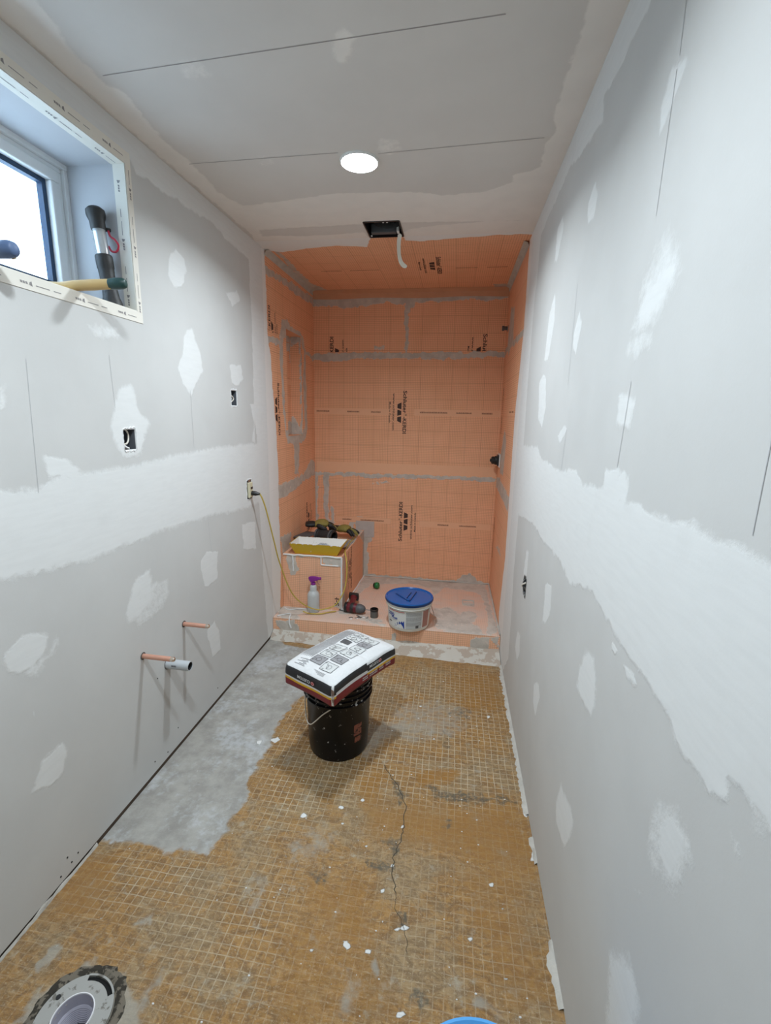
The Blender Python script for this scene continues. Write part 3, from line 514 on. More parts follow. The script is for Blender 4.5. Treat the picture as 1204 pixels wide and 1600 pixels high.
floor = struct(grid('floor', toF, 0, W, 0.30, 2.82, .006, M['floor'], {'bare': 'F_bare', 'grey': 'F_grey', 'dark': 'F_dark', 'wet': 'F_wet', 'mesh': 'F_mesh', 'white': 'F_white'},
                    round_holes=[(FLANGE[0], FLANGE[1], .046)]))
back_floor = grid('mortar_floor', toF, 0, W, Y0, 0.30, .03, M['floor'], {'grey': 'none'}, parent=floor)
wall_left = struct(grid('wall_left', toL, Y0, D1, 0.016, H, .009, M['wall'], {'mud': 'L_mud'}, holes=[WIN, BOX_A, BOX_B, BOX_C]))
wall_right = struct(grid('wall_right', toR, Y0, 2.72, -0.004, H, .009, M['wall'], {'mud': 'R_mud'}, holes=[HOLE_R], flip=True))
ceiling = struct(grid('ceiling', toC, 0, W, Y0, 2.72, .009, M['ceil'], {'mud': 'C_mud'}, holes=[FAN], flip=True))
mb = MB(); mb.box((-.01, Y0 - .02, 0), (W + .01, Y0, H)); wall_front = struct(mb.obj('wall_front', M['wall']))
mb = MB(); mb.box((-.02, D2 + .008, 0), (W + .02, D2 + .03, H + .02)); wall_back = struct(mb.obj('wall_back', M['gyp']))
# sheathing added unseen round the room to block light leaks, so that daylight only enters by the window
sh = MB(); T0, T1, SX0, SX1 = -.20, H + .20, -.14, W + .12
for lo, hi in (((SX0 - .02, Y0 - .1, T0), (SX0, .787, T1)), ((SX0 - .02, 1.653, T0), (SX0, D2 + .2, T1)), ((SX0 - .02, .787, T0), (SX0, 1.653, 1.834)), ((SX0 - .02, .787, 2.338), (SX0, 1.653, T1)),
               ((SX1, Y0 - .1, T0), (SX1 + .02, D2 + .2, T1)), ((SX0, Y0 - .1, T0), (SX1, Y0 - .08, T1)), ((SX0, D2 + .18, T0), (SX1, D2 + .2, T1)), ((SX0, Y0 - .1, T0 - .02), (SX1, D2 + .2, T0)), ((SX0, Y0 - .1, T1), (SX1, D2 + .2, T1 + .02))): sh.box(lo, hi)
struct(sh.obj('light_blocking_shell', M['wood'], None, False))
# framing seen through the gap under the left drywall
mb = MB(); mb.box((-.09, Y0, -.02), (-.004, D1, .05)); mb.obj('sill_plate', M['wood'], wall_left)

def lines_on(parent, to, segs, w, mat):
    mb = MB()
    for pts in segs:
        for (a, b), (c, d) in zip(pts[:-1], pts[1:]):
            L = math.hypot(c - a, d - b); nx, ny = -(d - b) / L * w / 2, (c - a) / L * w / 2
            q = np.array([(a + nx, b + ny), (a - nx, b - ny), (c - nx, d - ny), (c + nx, d + ny)])
            P = to(q[:, 0], q[:, 1], np.full(4, .0006)); mb.add(P.tolist(), [(0, 1, 2, 3)])
    o = mb.obj('pencil_line' if mat in (M['pencil'], M['pencil2']) else 'floor_crack', mat, parent, False); o['kind'] = 'stuff'; return o
lines_on(wall_right, toR, [[(1.0, 2.25), (.997, 2.107)], [(1.002, 2.09), (1.013, 1.865)], [(1.035, 1.57), (1.056, 1.392)], [(.576, 1.52), (.579, 1.364)], [(1.553, 1.458), (1.577, 1.325)], [(1.6, 1.9), (1.595, 1.6)]], .0017, M['pencil'])
lines_on(wall_left, toL, [[(1.956, 1.585), (1.956, 1.331)], [(1.475, 1.674), (1.48, 1.50)], [(1.157, 1.626), (1.14, 1.257)], [(2.038, .97), (2.051, .82)]], .0012, M['pencil'])
lines_on(ceiling, toC, [[(.11, 1.423), (1.24, 1.351)], [(.09, 1.902), (.69, 1.889)], [(.836, 1.911), (1.423, 1.876)]], .003, M['pencil2'])
ck = [(.934, 1.727), (.97, 1.668), (1.009, 1.621), (1.053, 1.525), (1.051, 1.452), (1.053, 1.411), (1.041, 1.356), (1.032, 1.318), (1.033, 1.26), (1.045, 1.218), (1.055, 1.178), (1.056, 1.149), (1.074, 1.119), (1.087, 1.094), (1.099, 1.065), (1.107, 1.024)]
jag = [ck[0]]
for (a, b), (c, d) in zip(ck[:-1], ck[1:]):
    for t in (.25, .5, .75, 1.0): jag.append((a + (c - a) * t + (rnd.uniform(-.006, .006) if t < 1 else 0), b + (d - b) * t))
lines_on(floor, toF, [jag[:18], jag[17:40]], .0026, M['crack']); lines_on(floor, toF, [jag[39:]], .0014, M['crack'])
for y, z in [(1.064, .078), (1.077, .046), (1.033, .039), (1.571, .408), (1.594, .04), (1.509, .063), (1.678, .098), (2.032, .073), (1.104, .053)]:
    mb = MB(); mb.cyl((-.001, y, z), (.0012, y, z), .0028, n=10); mb.obj('screw_hole', M['dark'], wall_left)
# thick ragged mortar edges along the foot of both walls
def mortar_edge(parent, x, sgn, y0, y1, w, seed):
    r = random.Random(seed); n = int((y1 - y0) / .012); prof = [[], [], []]
    for i in range(n + 1):
        y = y0 + (y1 - y0) * i / n; ww = w * (.35 + 1.1 * abs(mnoise.noise((y * 9, seed, 0))) + .5 * r.random()); h = .004 + .012 * abs(mnoise.noise((y * 14, seed, 3)))
        prof[0].append((x, y, h + .004)); prof[1].append((x + sgn * ww * .6, y, h)); prof[2].append((x + sgn * ww, y, 0))
    mb = MB(); mb.rings(prof, 0, False, False, False); return mb.obj('mortar_edge', M['mortar'], parent)
mortar_edge(wall_right, W, -1, 1.56, 2.66, .022, 3); mortar_edge(wall_right, W, -1, 1.36, 1.46, .02, 4); mortar_edge(wall_right, W, -1, .96, 1.12, .016, 5)
mortar_edge(wall_left, 0, 1, .72, 1.18, .0055, 6)

# ------------------------------------------------------------------ shower boards: each board a piece of its wall
rows = [(0.0, .995), (.995, 1.972), (1.972, H)]
def board(parent, to, u0, u1, v0, v1, thin, mud, holes=(), flip=False):
    g = .0004
    return grid('foam_board', to, u0 + g, u1 - g, v0 + g, v1 - g, .009, M['kerdi'], {'thin': thin, 'mud': mud}, holes, parent, .007, flip)
def seam(parent, lo, hi):
    mb = MB(); mb.box(lo, hi); return mb.obj('thinset_seam', M['mortar'], parent, False)
LB = []
for v0, v1 in rows:
    LB.append(board(wall_left, toL, D1, D2 + .006, v0, v1, 'L_thin', 'L_mud', [NICHE] if v0 < NICHE[2] + .1 else []) if v0 != .995 else None)
# the middle board is split by the niche: above the seam line and around it
LB[1] = board(wall_left, toL, D1, D2 + .006, .995, 1.972, 'L_thin', 'L_mud', [NICHE])
LB[2]['label'] = 'top orange board with a grey smeared edge'
# cut the niche through the top board too
bpy.data.objects.remove(LB[2]); LB[2] = board(wall_left, toL, D1, D2 + .006, 1.972, H, 'L_thin', 'L_mud', [NICHE])
RB = [board(wall_right, toR, 2.72, D2 + .006, v0, v1, 'R_thin', 'R_mud', flip=True) for v0, v1 in rows]
BB = [board(wall_back, toB, 0.13, W, 0, .995, 'B_thin', 'none'), board(wall_back, toB, 0, .13, 0, .995, 'B_thin', 'none'), board(wall_back, toB, 0, W, .995, 1.972, 'B_thin', 'none'),
      board(wall_back, toB, 0, .755, 1.972, H, 'B_thin', 'none'), board(wall_back, toB, .755, W, 1.972, H, 'B_thin', 'none')]
CB = board(ceiling, toC, -.002, W + .002, 2.72, D2 + .006, 'C_thin', 'C_mud', [FAN], flip=True)
for z in (.995, 1.972):
    seam(wall_left, (-.012, D1, z - .006), (-.001, NICHE[0] if z > 1.5 else D2, z + .006)); seam(wall_right, (W + .001, 2.72, z - .006), (W + .012, D2, z + .006)); seam(wall_back, (0, D2 + .001, z - .006), (W, D2 + .007, z + .006))
seam(wall_back, (.749, D2 + .001, 1.98), (.761, D2 + .007, H)); seam(wall_back, (.124, D2 + .001, 0), (.136, D2 + .007, .99))
# folded membrane bead where ceiling and walls meet
mb = MB(); mb.rings([[(x, D2 - .001, H - .055 - .004 * math.sin(x * 9)) for x in np.linspace(0, W, 30)], [(x, D2 - .012, H - .018) for x in np.linspace(0, W, 30)], [(x, D2 - .05, H - .001) for x in np.linspace(0, W, 30)]], 0, False, False, False)
o = mb.obj('membrane_fold', M['fold'], wall_back)
for k, (x, s) in enumerate(((0.0, 1), (W, -1))):
    ys = np.linspace(2.84, D2, 24)
    mb = MB(); mb.rings([[(x + s * .001, y, H - .03) for y in ys], [(x + s * .008, y, H - .008) for y in ys], [(x + s * .03, y, H - .001) for y in ys]], 0, False, False, False)
    mb.obj('thinset_bead', M['mortar'], (wall_left, wall_right)[k])
# lettering and printed strips on the boards
pB = lambda u, v, e: (u, D2 - e, v)
X, Y, Z = (1, 0, 0), (0, 1, 0), (0, 0, 1)
nX, nY, nZ = (-1, 0, 0), (0, -1, 0), (0, 0, -1)
strip_print(BB[2], pB, 0, .628, 1.494, 1.544, [(.02, .13), (.28, .38), (.48, .56)])
strip_print(BB[2], pB, .836, W - .004, 1.497, 1.547, [(.88, 1.10), (1.17, 1.29), (1.37, 1.45)])
strip_print(BB[2], pB, 0.02, W - .01, 1.02, 1.10)
strip_print(BB[0], pB, .178, .661, .585, .632, [(.24, .32), (.40, .60)])
strip_print(BB[0], pB, .905, W - .02, .575, .625, [(1.06, 1.15), (1.24, 1.38)])
maker_print(BB[2], (.742, D2, 1.690), nZ, X, nY)
maker_print(BB[0], (.760, D2, .440), Z, nX, nY)
maker_print(BB[3], (.165, D2, 1.762), Z, nX, nY, clip=[((0, D2, 1.985), nZ)])
maker_print(BB[4], (1.346, D2, 2.118), nZ, X, nY, clip=[((0, D2, 1.990), nZ)])
maker_print(LB[1], (0, 2.990, 1.690), nZ, Y, X, lines=(1, 2), clip=[((0, 2.925, 0), nY)])
maker_print(LB[2], (0, 2.900, 1.800), Z, nY, X, clip=[((0, 0, 1.99), nZ), ((0, 2.86, 0), nY)])
maker_print(LB[0], (0, 3.575, .445), Z, nY, X)
maker_print(CB, (1.0, 3.060, H), Y, X, nZ)
maker_print(RB[1], (W, 3.720, 1.715), nZ, nY, nX, lines=(1,))
maker_print(RB[0], (W, 3.720, .360), Z, Y, nX, lines=(1,))
pR = lambda u, v, e: (W - e, u, v)
strip_print(RB[1], pR, 2.95, 3.30, 1.51, 1.55, [(3.0, 3.08), (3.14, 3.22)])
pC = lambda u, v, e: (u, v, H - e)
for a, b in ((.22, .62), (1.12, 1.45)):
    mb = MB(); bar_marks(mb, lambda u, v: pC(u, v, .0006), [(a, a + .14), (a + .2, b)], 3.28, .011); mb.obj('small_print', M['ink2'], CB, False)['kind'] = 'stuff'

# the recessed niche in the left shower wall
a, b, c, d = NICHE; dp = .09
ni = MB(); pn = empty('wall_niche', (0, (a + b) / 2, c)); ni_l = tag(pn, 'tall narrow orange niche with grey smeared edges in the left shower wall', 'niche')
pn['kind'] = 'structure'
toN = lambda u, v, e: np.stack([-dp + e + 0 * u, u, v], 1)
POLY['N_thin'] = [([(a, d), (a, d - .05), (a + .02, d - .1), (b - .02, d - .11), (b, d - .2), (b, d)], .02, 1), ([(a, c), (a + .03, c + .22), (a + .05, c + .11), (b, c + .1), (b, c)], .02, 1), ([(a, c), (a + .015, c), (a + .015, d), (a, d)], .01, 1)]
nb = grid('back_board', toN, a, b, c, d, .0125, M['kerdi'], {'thin': 'N_thin', 'mud': 'none'}, parent=pn)
strip_print(nb, lambda u, v, e: (-dp + e, u, v), a, b, 1.705, 1.745, [(3.30, 3.40)])
POLY['NS_thin'] = [([(-dp, c), (-dp, c + .14), (-.02, c + .05), (0, c)], .03, 1), ([(-.012, c), (-.012, d), (0, d), (0, c)], .012, 1), ([(-dp, d - .07), (0, d - .03), (0, d), (-dp, d)], .02, .8)]
for nm, yy, fl in (('far_reveal', b, True), ('near_reveal', a, False)):
    o = grid('side_reveal', lambda u, v, e, yy=yy: np.stack([u, yy + 0 * u, v], 1), -dp, 0, c, d, .0125, M['kerdi'], {'thin': 'NS_thin', 'mud': 'none'}, parent=pn, flip=not fl)
for nm, zz, fl in (('lintel', d, True), ('shelf', c, False)):
    o = grid(nm, lambda u, v, e, zz=zz: np.stack([u, v, zz + 0 * u], 1), -dp, 0, a, b, .0125, M['kerdi'], {'thin': 'NS_thin' if nm == 'shelf' else 'none', 'mud': 'none'}, parent=pn, flip=fl)

# ------------------------------------------------------------------ window: deep drywall return, vinyl frame, frosted-bright glass
y0, y1, z0, z1 = WIN; xf = -.223
win = struct(empty('window_1', (xf, (y0 + y1) / 2, z0)))
def wbox(name, lo, hi, mat, parent=win, bv=.002):
    mb = MB(); mb.box(lo, hi); o = mb.obj(name, mat, parent, False)
    if bv: bevel(o, bv, 2)
    return o
for lo, hi in (((xf - .02, y1, z0 - .012), (-.0005, y1 + .0125, z1 + .012)), ((xf - .02, y0 - .0125, z0 - .012), (-.0005, y0, z1 + .012)), ((xf - .02, y0, z1), (-.0005, y1, z1 + .0125)), ((xf - .02, y0, z0 - .0125), (-.0005, y1, z0))):
    wbox('drywall_return', lo, hi, M['jamb'], win, 0)
def ring(name, x0, x1, m0, m1, mat, parent, bv=.003):
    a0, a1, b0, b1 = y0 + m0, y1 - m0, z0 + m0, z1 - m0; c0, c1, d0, d1 = y0 + m1, y1 - m1, z0 + m1, z1 - m1
    o = None
    for lo, hi in (((x0, a0, b0), (x1, a1, d0)), ((x0, a0, d1), (x1, a1, b1)), ((x0, a0, d0), (x1, c0, d1)), ((x0, c1, d0), (x1, a1, d1))):
        wbox(name, lo, hi, mat, parent, bv)
ring('frame_rail', xf - .07, xf, -.012, .016, M['vinyl'], win)
ring('frame_lip', xf - .07, xf - .012, .016, .03, M['vinyl'], win)
ring('sash_rail', xf - .065, xf - .006, .03, .068, M['vinyl'], win, .006)
ring('gasket', xf - .05, xf - .028, .068, .084, M['gasket'], win, 0)
mb = MB(); mb.box((xf - .046, y0 + .07, z0 + .07), (xf - .040, y1 - .07, z1 - .07)); mb.obj('glass_pane', M['glass'], win, False)
# paper-faced corner beads round the opening, with the maker's marks repeated along them
def bead(name, wall_rect, ret_rect, along, marks):
    t = struct(empty(name, wall_rect[0])); 
    wbox('wall_flange', wall_rect[0], wall_rect[1], M['bead'], t, .0006); wbox('return_flange', ret_rect[0], ret_rect[1], M['bead'], t, .0006)
    mb = MB()
    for pl, u0, u1, vs in marks:
        u = u0; k = 0
        while u < u1:
            for du, l, h in ((0, .022, .006), (.047, .045, .0022), (.105, .026, .0022)):
                if u + du + l < u1:
                    if du == 0:
                        for q in range(3): mb.add([pl(u + q * .008, vs), pl(u + q * .008 + .006, vs), pl(u + q * .008 + .004, vs + h), pl(u + q * .008 - .002, vs + h)], [(0, 1, 2, 3)])
                        mb.add([pl(u + .026, vs), pl(u + .036, vs - .003), pl(u + .034, vs + .01), pl(u + .027, vs + .006)], [(0, 1, 2, 3)])
                    else:
                        mb.add([pl(u + du, vs + .001), pl(u + du + l, vs + .001), pl(u + du + l, vs + .001 + h), pl(u + du, vs + .001 + h)], [(0, 1, 2, 3)])
            u += .185
    mb.obj('printed_marks', M['beadink'], t, False)
    return t
e = .0022
bead('trim_1', ((0, y0 - .03, z0 - .038), (e, y1 + .028, z0)), ((-.05, y0, z0), (0, y1, z0 + e)), 'y', [(lambda u, v: (e + .0005, u, v), y0, y1, z0 - .024)])
bead('trim_2', ((0, y0 - .03, z1), (e, y1 + .028, z1 + .040)), ((-.05, y0, z1 - e), (0, y1, z1)), 'y', [(lambda u, v: (e + .0005, u, v), y0, y1, z1 + .016), (lambda u, v: (v, u, z1 - e - .0005), y0, y1, -.03)])
bead('trim_3', ((0, y1, z0), (e, y1 + .028, z1)), ((-.045, y1 - e, z0 + e), (0, y1, z1 - e)), 'z', [(lambda u, v: (e + .0005, v, u), z0, z1, y1 + .012), (lambda u, v: (v, y1 - e - .0005, u), z0 + .02, z1, -.03)])
bead('trim_4', ((0, y0 - .03, z0), (e, y0, z1)), ((-.045, y0, z0 + e), (0, y0 + e, z1 - e)), 'z', [(lambda u, v: (e + .0005, v, u), z0, z1, y0 - .02)])

# ------------------------------------------------------------------ ceiling lights and fan housing
def ceiling_light(x, y, label):
    t = thing('ceiling_light', (x, y, H), label, 'ceiling light', 'recessed ceiling lights')
    mb = MB(); mb.lathe([(.0685, -.0025), (.0695, -.0075), (.0720, -.0075), (.0745, -.005), (.0755, 0)], (x, y, H), n=48, cap0=False, cap1=False); mb.obj('trim_ring', M['whitep'], t)
    mb = MB(); mb.lathe([(.0690, -.0030), (.066, -.0065), (.04, -.0080), (.0, -.0085)], (x, y, H), n=40, cap0=False, cap1=False); mb.obj('lens', M['lamp'], t)
    ld = bpy.data.lights.new('downlight', 'AREA'); ld.shape = 'DISK'; ld.size = .112; ld.energy = LAMP_WATTS; ld.color = LAMP_COLOR[:3]; ld.spread = 2.6
    lo_ = bpy.data.objects.new('downlight', ld); COL.objects.link(lo_); lo_.location = (x, y, H - .0110); lo_.parent = t; lo_.matrix_parent_inverse = Matrix.Translation(t.location).inverted()
    return t
ceiling_light(.757, 1.956, 'round recessed ceiling light glowing white, nearest the shower')
ceiling_light(.757, .660, 'round recessed ceiling light behind the camera, towards the room entrance')

a, b, c, d = FAN
fan = thing('fan_housing', ((a + b) / 2, (c + d) / 2, H), 'open black exhaust fan housing set in the ceiling at the shower edge', 'fan housing')
mb = MB()
t = .004
for lo, hi in (((a - t, c, H - .004), (a + .002, d, H + .14)), ((b - .002, c, H - .004), (b + t, d, H + .14)), ((a, c - t, H - .004), (b, c + .002, H + .14)), ((a, d - .002, H - .004), (b, d + t, H + .14)), ((a, c, H + .136), (b, d, H + .14))): mb.box(lo, hi)
mb.obj('housing_box', M['blackp'], fan, False)
mb = MB(); mb.lathe([(.075, .03), (.07, .02), (.066, .03), (.066, .10)], ((a + b) / 2 + .02, (c + d) / 2 - .02, H), n=32, cap0=False, cap1=False); mb.obj('fan_inlet', M['blackr'], fan)
for k in range(12):
    an = 2 * PI * k / 12; cx, cy = (a + b) / 2 + .02, (c + d) / 2 - .02
    mb = MB(); mb.box((.05, -.002, .04), (.064, .002, .10), 0, Matrix.Rotation(an, 3, 'Z'), (cx, cy, H)); mb.obj('impeller_blade', M['blackp'], fan, False)
mb = MB(); mb.box((a + .01, d - .045, H + .004), (b - .035, d - .012, H + .05)); bevel(mb.obj('wiring_cover', M['greyp'], fan, False), .004)
mb = MB(); mb.box((b - .03, d - .06, H + .004), (b - .018, d - .02, H + .03)); mb.obj('plug_socket', M['whitep'], fan, False)
for x, y in ((a + .006, d - .02), (a + .095, c + .006), (a + .115, c + .006), (b - .03, d - .012)):
    mb = MB(); mb.box((x, y, H - .004), (x + .008, y + .006, H + .003)); mb.obj('mounting_tab', M['whitep'], fan, False)

# strip of joint tape hanging beside the fan
mb = MB(); P = [(.832, 2.672, 2.440), (.822, 2.688, 2.425), (.818, 2.700, 2.395), (.820, 2.704, 2.35), (.827, 2.704, 2.318), (.842, 2.702, 2.292), (.868, 2.70, 2.281)]
wd = [.011, .012, .011, .010, .0115, .014, .012]; A = []; Bq = []
for i, (p, w_) in enumerate(zip(P, wd)):
    d_ = Vector(P[min(i + 1, 6)]) - Vector(P[max(i - 1, 0)]); n_ = Vector((d_.z, 0, -d_.x)).normalized(); 
    if n_.length < .1: n_ = Vector((1, 0, 0))
    A.append(Vector(p) + n_ * w_); Bq.append(Vector(p) - n_ * w_ + Vector((0, .006, 0)))
mb.rings([A, Bq], 0, False, False, False)
tp = mb.obj('paper_tape', M['tape']); s_ = tp.modifiers.new('solid', 'SOLIDIFY'); s_.thickness = .0008; s2 = tp.modifiers.new('sub', 'SUBSURF'); s2.levels = s2.render_levels = 2
tag(tp, 'loose curl of cream joint tape hanging from the ceiling beside the black fan housing', 'tape')

# ------------------------------------------------------------------ device boxes, receptacle, pipes on the walls
def device_box(rect, wall, label, seed, depth=.06, kind='device_box'):
    a, b, c, d = rect; s = 1 if wall == 'L' else -1; x = 0 if wall == 'L' else W
    t = thing(kind, (x, (a + b) / 2, (c + d) / 2), label, 'electrical box')
    mb = MB(); xb = x - s * depth; g = .003
    def bx(u0, u1, v0, v1, xa, xb_): mb.box((min(xa, xb_), u0, v0), (max(xa, xb_), u1, v1))
    xo = x - s * .003
    bx(a - g, a, c - g, d + g, xo, xb); bx(b, b + g, c - g, d + g, xo, xb); bx(a, b, c - g, c, xo, xb); bx(a, b, d, d + g, xo, xb); bx(a, b, c, d, xb, xb - s * g)
    mb.obj('box_shell', M['boxgrey'], t, False)
    # rough chewed gypsum rim round the cut-out
    r = random.Random(seed); mb = MB(); n = 44; R0 = []; R1 = []; R2 = []
    for k in range(n):
        f = k / n * 4; sd = int(f); f -= sd
        u, v = ((a + (b - a) * f, c), (b, c + (d - c) * f), (b - (b - a) * f, d), (a, d - (d - c) * f))[sd]
        nu, nv = ((0, -1), (1, 0), (0, 1), (-1, 0))[sd]; w_ = .002 + .007 * r.random() * (1.6 if sd in (0, 2) else .6)
        R0.append((x - s * .002, u - nu * .001, v - nv * .001)); R1.append((x + s * (.001 + .002 * r.random()), u + nu * w_ * .5, v + nv * w_ * .5)); R2.append((x + s * .0002, u + nu * w_, v + nv * w_))
    mb.rings([R0, R1, R2], 0, False, False); mb.obj('chipped_rim', M['gyp'] if wall == 'L' else M['dirt'], t)
    return t
ba = device_box(BOX_A, 'L', 'open electrical box with a coil of pale cable, larger and nearer the camera, left wall', 1)
for k, (yy, rr, zz, xx) in enumerate(((1.530, .026, 1.399, -.012), (1.522, .020, 1.398, -.03))):
    mb = MB(); mb.tube([(xx - .006 * abs(math.cos(q)), min(max(yy + rr * math.cos(q), 1.511), 1.569), zz + rr * math.sin(q)) for q in np.linspace(-2.2, 2.2, 12)], .0030, 8, 0, 3); mb.obj('cable', M['cable'], ba)
mb = MB(); mb.box((-.028, 1.513, 1.353), (-.010, 1.545, 1.358), 0); mb.obj('mounting_ear', M['steel'], ba, False)
mb = MB(); mb.tube([(-.02, 1.513, 1.385), (-.01, 1.523, 1.366), (-.006, 1.538, 1.357)], .0035, 8); mb.obj('ground_wire', M['whitep'], ba)
bb = device_box(BOX_B, 'L', 'narrow open electrical box with one cable loop, nearer the shower, left wall', 2)
mb = MB(); mb.tube([(-.03, 2.341, 1.585), (-.012, 2.360, 1.580), (-.008, 2.378, 1.566), (-.012, 2.366, 1.550), (-.03, 2.343, 1.540)], .003, 8); mb.obj('cable', M['cable'], bb)
bc = device_box(BOX_C, 'L', 'electrical box holding an ivory receptacle with a black plug', 3, .05)
mb = MB(); mb.box((-.004, 2.486, 1.008), (.010, 2.536, 1.098)); bevel(mb.obj('receptacle', M['ivory'], bc, False), .004)
mb = MB(); mb.box((.009, 2.506, 1.058), (.0115, 2.532, 1.070)); mb.obj('reset_button', M['blackp'], bc, False)
mb = MB(); mb.box((-.002, 2.490, 1.098), (.004, 2.520, 1.112)); mb.obj('mounting_strap', M['steel'], bc, False)
hr = device_box(HOLE_R, 'R', 'small rough cut-out with exposed wire, low on the right wall near the shower', 5)
mb = MB(); mb.tube([(W + .02, 2.05, .77), (W - .006, 2.06, .755), (W - .008, 2.085, .735), (W + .02, 2.09, .71)], .004, 8); mb.obj('cable', M['cable'], hr)
mb = MB(); mb.tube([(W + .02, 2.09, .775), (W - .005, 2.08, .76), (W - .005, 2.05, .73), (W + .02, 2.045, .71)], .0035, 8); mb.obj('wire', M['blackp'], hr)

def stub(name, y, z, L, r, mat, label, cat, group=None, cut=None):
    t = thing(name, (0, y, z), label, cat, group)
    mb = MB(); mb.lathe([(r, -.03), (r, L - .012), (r * .92, L - .004), (r * .6, L), (0, L + .001)], (0, y, z), (1, 0, -.012), 24, cap1=False); mb.obj('pipe', mat, t)
    mb = MB(); mb.lathe([(r * 1.55, .0012), (0, .0012)], (0, y, z), (1, 0, 0), 24, cap0=False, cap1=False); mb.obj('wall_hole', M['dirt'], t, False)
    return t
t = stub('copper_pipe', 1.498, .550, .134, .0098, M['copper'], 'capped copper pipe stub on the left wall, nearer the camera, above the grey drain', 'pipe', 'copper supply stubs')
mb = MB(); mb.lathe([(.0100, .120), (.0095, .131), (.006, .1355), (0, .136)], (0, 1.498, .55), (1, 0, -.012), 24, cap0=False, cap1=False); mb.obj('soldered_cap', M['solder'], t)
t = stub('copper_pipe', 1.779, .554, .122, .0098, M['copper'], 'capped copper pipe stub on the left wall, farther back towards the shower', 'pipe', 'copper supply stubs')
mb = MB(); mb.lathe([(.0100, .108), (.0095, .119), (.006, .1235), (0, .124)], (0, 1.779, .554), (1, 0, -.012), 24, cap0=False, cap1=False); mb.obj('soldered_cap', M['solder'], t)
t = thing('drain_pipe', (0, 1.644, .434), 'short grey open-ended drain pipe sticking out below the copper stubs', 'pipe')
mb = MB(); mb.lathe([(.0205, -.02), (.0205, .104), (.0175, .104), (.0175, .02), (0, .02)], (0, 1.644, .434), (1, 0, -.01), 32, cap0=False, cap1=False); mb.obj('pipe', M['abs'], t)
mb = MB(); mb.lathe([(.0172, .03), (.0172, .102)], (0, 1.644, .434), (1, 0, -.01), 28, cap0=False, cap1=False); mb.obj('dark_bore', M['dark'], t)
mb = MB()
for k in range(5): mb.box((.030 + k * .0045, 1.6232, .434), (.033 + k * .0045, 1.6238, .441))
mb.obj('stamped_marks', M['bagdark'], t, False)
mb = MB(); mb.lathe([(.024, .0012), (0, .0012)], (0, 1.644, .434), (1, 0, 0), 24, cap0=False, cap1=False); mb.obj('wall_hole', M['dirt'], t, False)

# shower valve and shower-arm stub on the right shower wall
t = thing('shower_valve', (W, 3.68, 1.17), 'black shower valve body with white plate on the right shower wall', 'shower valve')
mb = MB(); mb.box((W - .008, 3.60, 1.118), (W - .0005, 3.74, 1.222)); bevel(mb.obj('mounting_plate', M['whitep'], t, False), .004)
mb = MB(); mb.box((W - .020, 3.63, 1.128), (W - .008, 3.72, 1.212)); bevel(mb.obj('valve_body', M['blackp'], t, False), .005)
mb = MB(); mb.lathe([(.034, .018), (.034, .035), (.028, .04), (.030, .052), (.024, .062), (.012, .063), (.012, .072), (0, .073)], (W, 3.675, 1.168), (-1, 0, 0), 28, cap1=False); mb.obj('cartridge', M['blackr'], t)
t = thing('shower_arm_stub', (W, 3.70, 2.14), 'small dark capped pipe stub high on the right shower wall', 'pipe')
mb = MB(); mb.lathe([(.014, -.02), (.014, .03), (.018, .03), (.018, .045), (.0, .046)], (W, 3.70, 2.14), (-1, 0, 0), 20, cap1=False); mb.obj('pipe', M['greyp'], t)
mb = MB(); mb.lathe([(.022, .001), (.022, .006), (.014, .007)], (W, 3.70, 2.14), (-1, 0, 0), 20, cap0=False, cap1=False); mb.obj('collar', M['steel'], t)
# ------------------------------------------------------------------ shower base and bench
PZ = lambda y: .133 - .030 * (y - 2.79) / 1.01      # top of the shower base falls to the back
pan = thing('shower_tray', (W / 2, 3.2, 0), 'raised orange membrane shower tray with a low curb and smeared edges', 'shower tray')
toP = lambda u, v, d: np.stack([u, v, PZ(v) + d], 1)
bump_ = lambda u, v: np.array([.004 * mnoise.noise((a * 3, b * 3, 1)) - .006 * math.exp(-((b - 2.79) / .02) ** 2) for a, b in zip(u, v)])
grid('tray_top', toP, .002, W - .002, 2.79, D2, .0125, M['kerdi_tray'], {'thin': 'P_thin', 'mud': 'P_mud'}, parent=pan, disp=bump_)
grid('curb_face', lambda u, v, d: np.stack([u, 2.79 - .004 * np.sin(np.clip(v / .13, 0, 1) * PI), v], 1), .002, W - .002, 0, PZ(2.79) - .005, .0125, M['kerdi_bench'], {'thin': 'CF_thin', 'mud': 'none'}, parent=pan)
n = 120; R = [[], [], []]
for i in range(n + 1):
    x = .003 + (W - .006) * i / n; yb = 2.715 - .075 * x / W + .018 * mnoise.noise((x * 7, 2, 0)) + .008 * mnoise.noise((x * 30, 5, 0))
    zt = .046 - .006 * x / W + .010 * mnoise.noise((x * 9, 7, 0)) + .005 * mnoise.noise((x * 40, 1, 0))
    R[0].append((x, 2.7885, max(zt, .022))); R[1].append((x, (yb + 2.79) / 2 - .004, zt * .42 + .004)); R[2].append((x, yb, -.001))
mb = MB(); mb.rings(R, 0, False, False, False); mb.obj('mortar_fillet', M['fillet'], pan)
x, y = 1.328, 3.335
mb = MB()
for lo, hi in (((-.045, -.045), (.045, -.037)), ((-.045, .037), (.045, .045)), ((-.045, -.037), (-.037, .037)), ((.037, -.037), (.045, .037))):
    mb.box((x + lo[0], y + lo[1], PZ(y) - .002), (x + hi[0], y + hi[1], PZ(y) + .005))
mb.obj('drain_frame', M['mortar'], pan, False)

